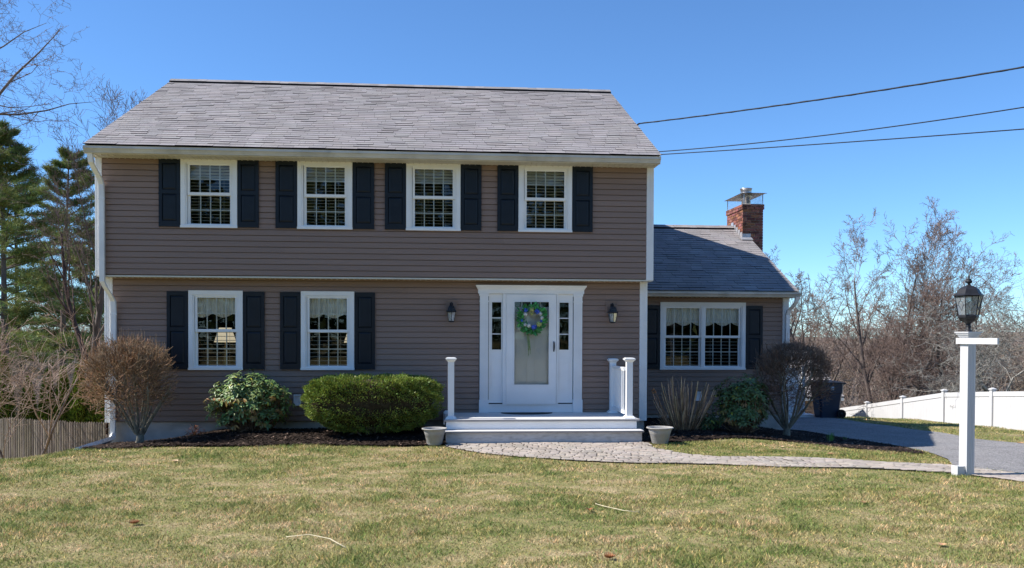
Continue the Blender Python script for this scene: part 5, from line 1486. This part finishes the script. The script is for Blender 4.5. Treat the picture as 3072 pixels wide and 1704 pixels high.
# ------------------------------------------------------------------ garage beyond, side screen, bin
def garage():
    x0, x1, y0, y1 = 14.2, 19.9, 14.7, 20.6; ez = -.42; ry = 17.65; rz_ = 1.15; sl = (rz_ - ez) / (ry - y0 + .3)
    root = empty('garage', (17, 17.6, hz(17, 17.6)), 'low garage with grey shingles and taupe siding behind the blue bin', 'garage')
    siding('front_wall', 'x', x0, x1 - .12, -2.6, ez, y0, -1, parent=root)
    siding('side_wall', 'y', y0, y1, -2.6, rz_ - .05, x1, 1, parent=root, clip=gable_clip(y0, y1, ez, rz_ - .05, ry, sl))
    siding('side_wall', 'y', y0, y1, -2.6, rz_ - .05, x0, -1, parent=root, clip=gable_clip(y0, y1, ez, rz_ - .05, ry, sl))
    siding('rear_wall', 'x', x0, x1, -2.6, ez, y1, 1, parent=root)
    mb = MB(); mb.box(x1 - .12, x1 + .02, y0 - .03, y0 + .1, -2.6, ez); mb.build('corner_board', M['white'], root)
    mb = MB(); mb.box(x1 - .62, x1 - .55, y0 - .03, y0 + .0, -2.6, ez); mb.build('door_trim', M['white'], root)
    mb = MB(); mb.box(x0 - .1, x1 + .12, y0 - .33, y0 - .3, ez - .02, ez + .12); mb.box(x0 - .1, x1 + .12, y0 - .3, y0, ez - .019, ez); mb.build('fascia', M['trim'], root)
    r = random.Random(8); rf = MB()
    for (ya, yb) in ((y0 - .33, ry), (y1 + .3, ry)):
        n = 30
        for i in range(n):
            u0, u1 = i / n, (i + 1) / n; Y0, Y1 = ya + (yb - ya) * u0, ya + (yb - ya) * u1; Z0, Z1 = ez + .12 + (rz_ - ez) * u0, ez + .12 + (rz_ - ez) * u1; x = x0 - .15
            while x < x1 + .15:
                w = r.uniform(.25, .4); b = min(x + w, x1 + .15); t = r.gauss(1.35, .12); rf.quad((x, Y0, Z0 + .02), (b - .005, Y0, Z0 + .02), (b - .005, Y1, Z1), (x, Y1, Z1), 0, t)
                rf.quad((x, Y0, Z0 - .03), (b, Y0, Z0 - .03), (b, Y0, Z0 + .02), (x, Y0, Z0 + .02), 1, .5); x += w
    rf.build('roof', [M['shingle'], M['under']], root)
garage()
sc_ = empty('side_screen', (15.2, 9.35, hz(15.2, 9.3)), 'white panelled screen at the end of the driveway, seen through the dark bare shrub', 'screen')
mb = MB(); gz = hz(15.3, 9.3); mb.box(13.65, 16.5, 9.35, 9.40, gz - .1, gz + 1.45)
for k in range(14): mb.box(13.72 + k * .2, 13.73 + k * .2, 9.342, 9.3495, gz, gz + 1.4)
mb.build('panel', M['white'], sc_)
for x in (13.7, 16.46):
    b = MB(); b.box(x - .05, x + .05, 9.30, 9.341, gz - .1, gz + 1.5); b.build('post', M['white'], sc_)
b = MB(); b.box(15.9, 16.58, 8.85, 9.29, gz - .05, gz + .11); b.box(15.88, 16.6, 8.83, 9.29, gz + .1105, gz + .135); b.build('step', M['white'], sc_)

def bin_():
    x, y = 16.90, 8.7; z = hz(x, y) + .024; root = empty('wheeled_bin', (x, y, z), 'navy blue wheeled trash bin with a black lid at the driveway end', 'bin')
    mb = MB(); w0, w1, d0, d1, h = .27, .36, .24, .31, .98
    lv = [(0, w0, d0), (.04, w0 + .005, d0), (h * .7, w1 - .02, d1 - .02), (h * .72, w1, d1), (h, w1 + .01, d1 + .01)]
    vs = []; fs = []
    for zz, w, d in lv:
        c = .05
        for px, py in ((-w + c, -d), (w - c, -d), (w, -d + c), (w, d - c), (w - c, d), (-w + c, d), (-w, d - c), (-w, -d + c)): vs.append((x + px, y + py, z + zz))
    for i in range(len(lv) - 1):
        for k in range(8): a = i * 8 + k; b_ = i * 8 + (k + 1) % 8; fs.append((a, b_, b_ + 8, a + 8))
    fs.append(tuple(range(7, -1, -1))); fs.append(tuple(range(32, 40)))
    mb.add(vs, fs); body = mb.build('body', M['bin'], root)
    s = MB(); s.box(x - .02, x + .07, y - d1 - .016, y - d1 - .006, z + .80, z + .90); s.build('sticker', mat('pale_sticker', (.35, .45, .55), .6), body)
    l = MB(); l.box(x - w1 - .04, x + w1 + .03, y - d1 - .04, y + d1 + .03, z + h + .002, z + h + .035); l.frust(x, y, [(z + h + .036, .46), (z + h + .07, .30)], 4, 0, sx=1.05, sy=.9); l.build('lid', M['binlid'], root)
    hd = MB(); hd.tube([(x + w1 + .01, y - .22, z + h - .03), (x + w1 + .10, y - .22, z + h + .0), (x + w1 + .10, y + .22, z + h + .0), (x + w1 + .01, y + .22, z + h - .03)], .017, 8); hd.build('handle', M['binlid'], root)
    for sy_ in (-1, 1):
        wh = MB(); cx, cy, cz = x + w0 + .03, y + sy_ * (d1 + .0), z + .125
        for (ra, rb, t0, t1) in ((.125, .085, -.028, .028),):
            n = 24; vs = []
            for k in range(n):
                a = 2 * PI * k / n
                for rr, t in ((ra, t0), (ra, t1), (rb, t1), (rb, t0)): vs.append((cx + rr * math.cos(a), cy + t, cz + rr * math.sin(a)))
            fs = []
            for k in range(n):
                for q in range(4): fs.append((k * 4 + q, k * 4 + (q + 1) % 4, ((k + 1) % n) * 4 + (q + 1) % 4, ((k + 1) % n) * 4 + q))
            wh.add(vs, fs)
        wh.tube([(cx, cy - .01, cz), (cx, cy + .01, cz)], .088, 20)
        o = wh.build('wheel', M['mat'], root)
        sp = MB()
        for k in range(8): a = 2 * PI * k / 8; sp.tube([(cx, cy, cz), (cx + .09 * math.cos(a), cy, cz + .09 * math.sin(a))], .008, 4)
        sp.tube([(cx, cy - .03, cz), (cx, cy + .03, cz)], .018, 8); sp.build('spokes', M['binlid'], o)
bin_()

# far houses glimpsed through the brush
def far_house(x, y, w, d, hw, hr, label, rc):
    z = hz(x, y); root = empty('distant_house', (x, y, z), label, 'house'); mb = MB(); mb.box(x - w / 2, x + w / 2, y - d / 2, y + d / 2, z - .5, z + hw); mb.build('wall', M['white'], root)
    r_ = MB(); o = .3; A = [(x - w / 2 - o, y - d / 2 - o, z + hw), (x + w / 2 + o, y - d / 2 - o, z + hw), (x + w / 2 + o, y + d / 2 + o, z + hw), (x - w / 2 - o, y + d / 2 + o, z + hw), (x - w / 2 - o, y, z + hr), (x + w / 2 + o, y, z + hr)]
    r_.add(A, [(0, 1, 5, 4), (2, 3, 4, 5), (0, 4, 3), (1, 2, 5), (3, 2, 1, 0)]); r_.build('roof', rc, root)
    for k in range(4):
        b = MB(); u = x - w / 2 + w * (k + .5) / 4; b.box(u - .5, u + .5, y - d / 2 - .03, y - d / 2 - .005, z + hw * .35, z + hw * .75); b.build('window', M['shutter'], root)
far_house(50, 66, 7, 6, 1.6, 3.0, 'distant white house with a pale grey roof, glimpsed through brush left of the lamp post', M['greyroof'])
far_house(42.5, 58, 5, 4, 1.0, 2.1, 'small distant pale roof low behind the white fence, nearer the bin', M['greyroof'])

# ------------------------------------------------------------------ table lamps inside the front room
def table_lamp(x, y, zb, label):
    t = empty('table_lamp', (x, y, .245), label, 'table lamp', 'table lamps behind the ground-floor windows')
    s = MB(); s.box(x - .25, x + .25, y - .2, y + .25, .95, .98); s.box(x - .23, x + .23, y - .18, y + .23, .246, .9499)
    s.build('side_table', mat('dark_wood', (.06, .03, .02), .5, .3), t)
    b = MB(); b.lathe(x, y, [(.08, .981), (.07, 1.0), (.02, 1.03), (.035, 1.15), (.045, 1.3), (.02, 1.42), (.008, 1.5), (.008, 1.75)], 14); b.build('base', M['brass'], t)
    sh = MB(); sh.lathe(x, y, [(.20, 1.66), (.11, 1.93), (.10, 1.93), (.19, 1.66)], 24); sh.build('lamp_shade', M['shade'], t)
table_lamp(1.90, .85, 1, 'lit table lamp seen inside the leftmost ground-floor window')
table_lamp(4.28, .85, 1, 'lit table lamp at the right side of the second ground-floor window')

# ------------------------------------------------------------------ cables
def cable(pts, rad, label, twist=False):
    a, b = Vector(pts[0]), Vector(pts[1]); sag = pts[2]; n = 60; mb = MB()
    P = []
    for i in range(n + 1):
        u = i / n; p = a.lerp(b, u); p.z -= sag * 4 * u * (1 - u); P.append(tuple(p))
    mb.tube(P, rad, 6)
    if twist:
        Q = []
        m = 500
        for i in range(m + 1):
            u = i / m; p = a.lerp(b, u); p.z -= sag * 4 * u * (1 - u); an = u * 130; Q.append((p.x, p.y + .007 * math.cos(an), p.z + .007 * math.sin(an)))
        mb.tube(Q, rad * .7, 4)
    tag(mb.build('overhead_cable', M['cable'], base=pts[0]), label, 'cable', 'cables running from the house to the street')
cable([(9.86, 1.683, 6.08), (17.3, -7.6, 5.64), .12], .013, 'topmost thick twisted cable leaving the right roof slope', True)
cable([(9.86, .24, 5.22), (17.3, -7.6, 5.24), .20], .009, 'middle overhead cable leaving the right roof corner')
cable([(9.86, .23, 5.165), (17.3, -7.6, 4.46), .04], .009, 'lowest overhead cable leaving the right roof corner')

# ------------------------------------------------------------------ fallen leaves and stalks on the lawn
def oak_leaf(x, y, s, seed, col, label, curl=.3, grp='fallen leaves on the lawn'):
    s *= .78
    r = random.Random(seed); z = hz(x, y) + .014; mb = MB(); a = r.uniform(0, 2 * PI); c, sn = math.cos(a), math.sin(a)
    n = 14; pts = []
    for k in range(n):
        t = k / (n - 1); w = math.sin(t * PI) ** .7 * .42 * (1 + .45 * (1 if k % 2 else -1)); pts.append((t - .5, w))
    def tr(u, v): return (x + s * (u * c - v * sn), y + s * (u * sn + v * c), z + s * (curl * (abs(v) * 1.3 + u * u * 1.2) + .02))
    for k in range(n - 1):
        (u0, w0), (u1, w1) = pts[k], pts[k + 1]
        mb.add([tr(u0, 0), tr(u1, 0), tr(u1, w1), tr(u0, w0)], [(0, 1, 2, 3)], 0, col); mb.add([tr(u0, 0), tr(u1, 0), tr(u1, -w1), tr(u0, -w0)], [(0, 1, 2, 3)], 0, col)
    mb.tube([tr(-.5, 0), tr(-.75, .03)], s * .015, 4, 0, col)
    tag(mb.build('fallen_leaf', M['dryleaf'], base=(x, y, z)), label, 'leaf', grp)
BR = (1, 1, 1); PL = (2.4, 4.2, 6.5); TN = (1.8, 2.6, 3.4)
oak_leaf(3.03, -7.55, .14, 1, BR, 'large curled brown oak leaf at lower left of the lawn', .5)
oak_leaf(2.17, -3.29, .14, 2, PL, 'pale bleached leaf on the grass below the globe shrub')
oak_leaf(2.2, -2.7, .05, 3, BR, 'tiny brown leaf just behind the pale bleached leaf')
oak_leaf(7.42, -7.2, .11, 4, BR, 'reddish brown leaf beside the long curved pale stalk', .6)
oak_leaf(10.25, -8.8, .11, 5, TN, 'tan curled leaf at lower right of the lawn')
oak_leaf(10.46, -6.9, .10, 6, (.9, 1.3, 1.6), 'dull brown leaf in the straw patch left of the lamp post')
oak_leaf(16.9, .05, .16, 7, TN, 'big tan leaf at the far edge of the driveway')
oak_leaf(11.46, -1.97, .12, 8, PL, 'pale leaf on the small lawn below the wing')
oak_leaf(11.92, -2.78, .13, 9, TN, 'tan leaf near the walk on the small lawn')
oak_leaf(8.75, -7.35, .06, 10, BR, 'small dark leaf right of the lawn centre')
oak_leaf(8.3, -8.15, .05, 11, BR, 'small reddish leaf in the lower right lawn')
oak_leaf(7.25, -9.2, .12, 12, BR, 'orange brown leaf at the bottom edge of the lawn', .6)
oak_leaf(8.3, -3.55, .08, 13, TN, 'tan leaf on the paved walk edge')
def stalk(P, rad, label):
    mb = MB(); mb.tube([(x, y, hz(x, y) + z - .012) for x, y, z in P], rad, 6); tag(mb.build('dead_stalk', M['stick'], base=(P[0][0], P[0][1], hz(P[0][0], P[0][1]))), label, 'stalk')
stalk([(7.56, -6.80, .025), (7.53, -6.93, .045), (7.60, -7.12, .05), (7.75, -7.30, .04), (7.90, -7.36, .03)], .0042, 'long curved pale stalk lying on the lawn right of centre')
stalk([(4.55, -8.25, .03), (4.75, -8.24, .05), (4.95, -8.40, .05), (5.11, -8.66, .035)], .0045, 'curved pale stalk lying on the lower left lawn')

# ------------------------------------------------------------------ world, sun, camera
w = bpy.data.worlds.new('World'); SC.world = w; w.use_nodes = True
nt = w.node_tree; bg = nt.nodes['Background']; sky = nt.nodes.new('ShaderNodeTexSky'); sky.sky_type = 'NISHITA'
to_sun = Vector((-.98, .018, 1.0)).normalized()
sky.sun_disc = False; sky.sun_elevation = math.asin(to_sun.z); sky.sun_rotation = math.atan2(to_sun.x, to_sun.y) % (2 * PI)
sky.air_density = .8; sky.dust_density = 0.0; sky.ozone_density = 4.5; sky.altitude = 60
tn = nt.nodes.new('ShaderNodeMix'); tn.data_type = 'RGBA'; tn.blend_type = 'MULTIPLY'; tn.inputs[0].default_value = 1; tn.inputs[7].default_value = (.56, .755, .90, 1)
nt.links.new(sky.outputs[0], tn.inputs[6]); nt.links.new(tn.outputs[2], bg.inputs[0]); bg.inputs[1].default_value = .103
sl_ = bpy.data.lights.new('sun', 'SUN'); sl_.energy = 3.5; sl_.angle = R(.53); sl_.color = (1, .94, .86)
so = bpy.data.objects.new('sun', sl_); COL.objects.link(so); so.rotation_euler = (-to_sun).to_track_quat('-Z', 'Y').to_euler(); so.location = (-30, 0, 40)

cam = bpy.data.cameras.new('camera'); co = bpy.data.objects.new('camera', cam); COL.objects.link(co)
f, cyp, yaw, pitch, roll = 2704.23, 1055.01, .0780, -.0176, .0039
c, s = math.cos(yaw), math.sin(yaw); Rt = Vector((c, -s, 0)); Dr = Vector((s, c, 0)); Up = Vector((0, 0, 1))
c, s = math.cos(pitch), math.sin(pitch); Dr, Up = Dr * c + Up * s, Up * c - Dr * s
c, s = math.cos(roll), math.sin(roll); Rt, Up = Rt * c + Up * s, Up * c - Rt * s
m = Matrix((Rt, Up, -Dr)).transposed().to_4x4(); m.translation = Vector((5.9112, -16.2826, 1.80)); co.matrix_world = m
cam.sensor_width = 36; cam.lens = f / 3072 * 36; cam.shift_y = (cyp - 852) / 3072; cam.clip_end = 3000; cam.clip_start = .1
SC.camera = co
SC.view_settings.view_transform = 'Standard'; SC.view_settings.look = 'None'; SC.view_settings.exposure = 1.14; SC.view_settings.gamma = 1
SC.cycles.max_bounces = 8; SC.cycles.transparent_max_bounces = 16; SC.cycles.use_denoising = True
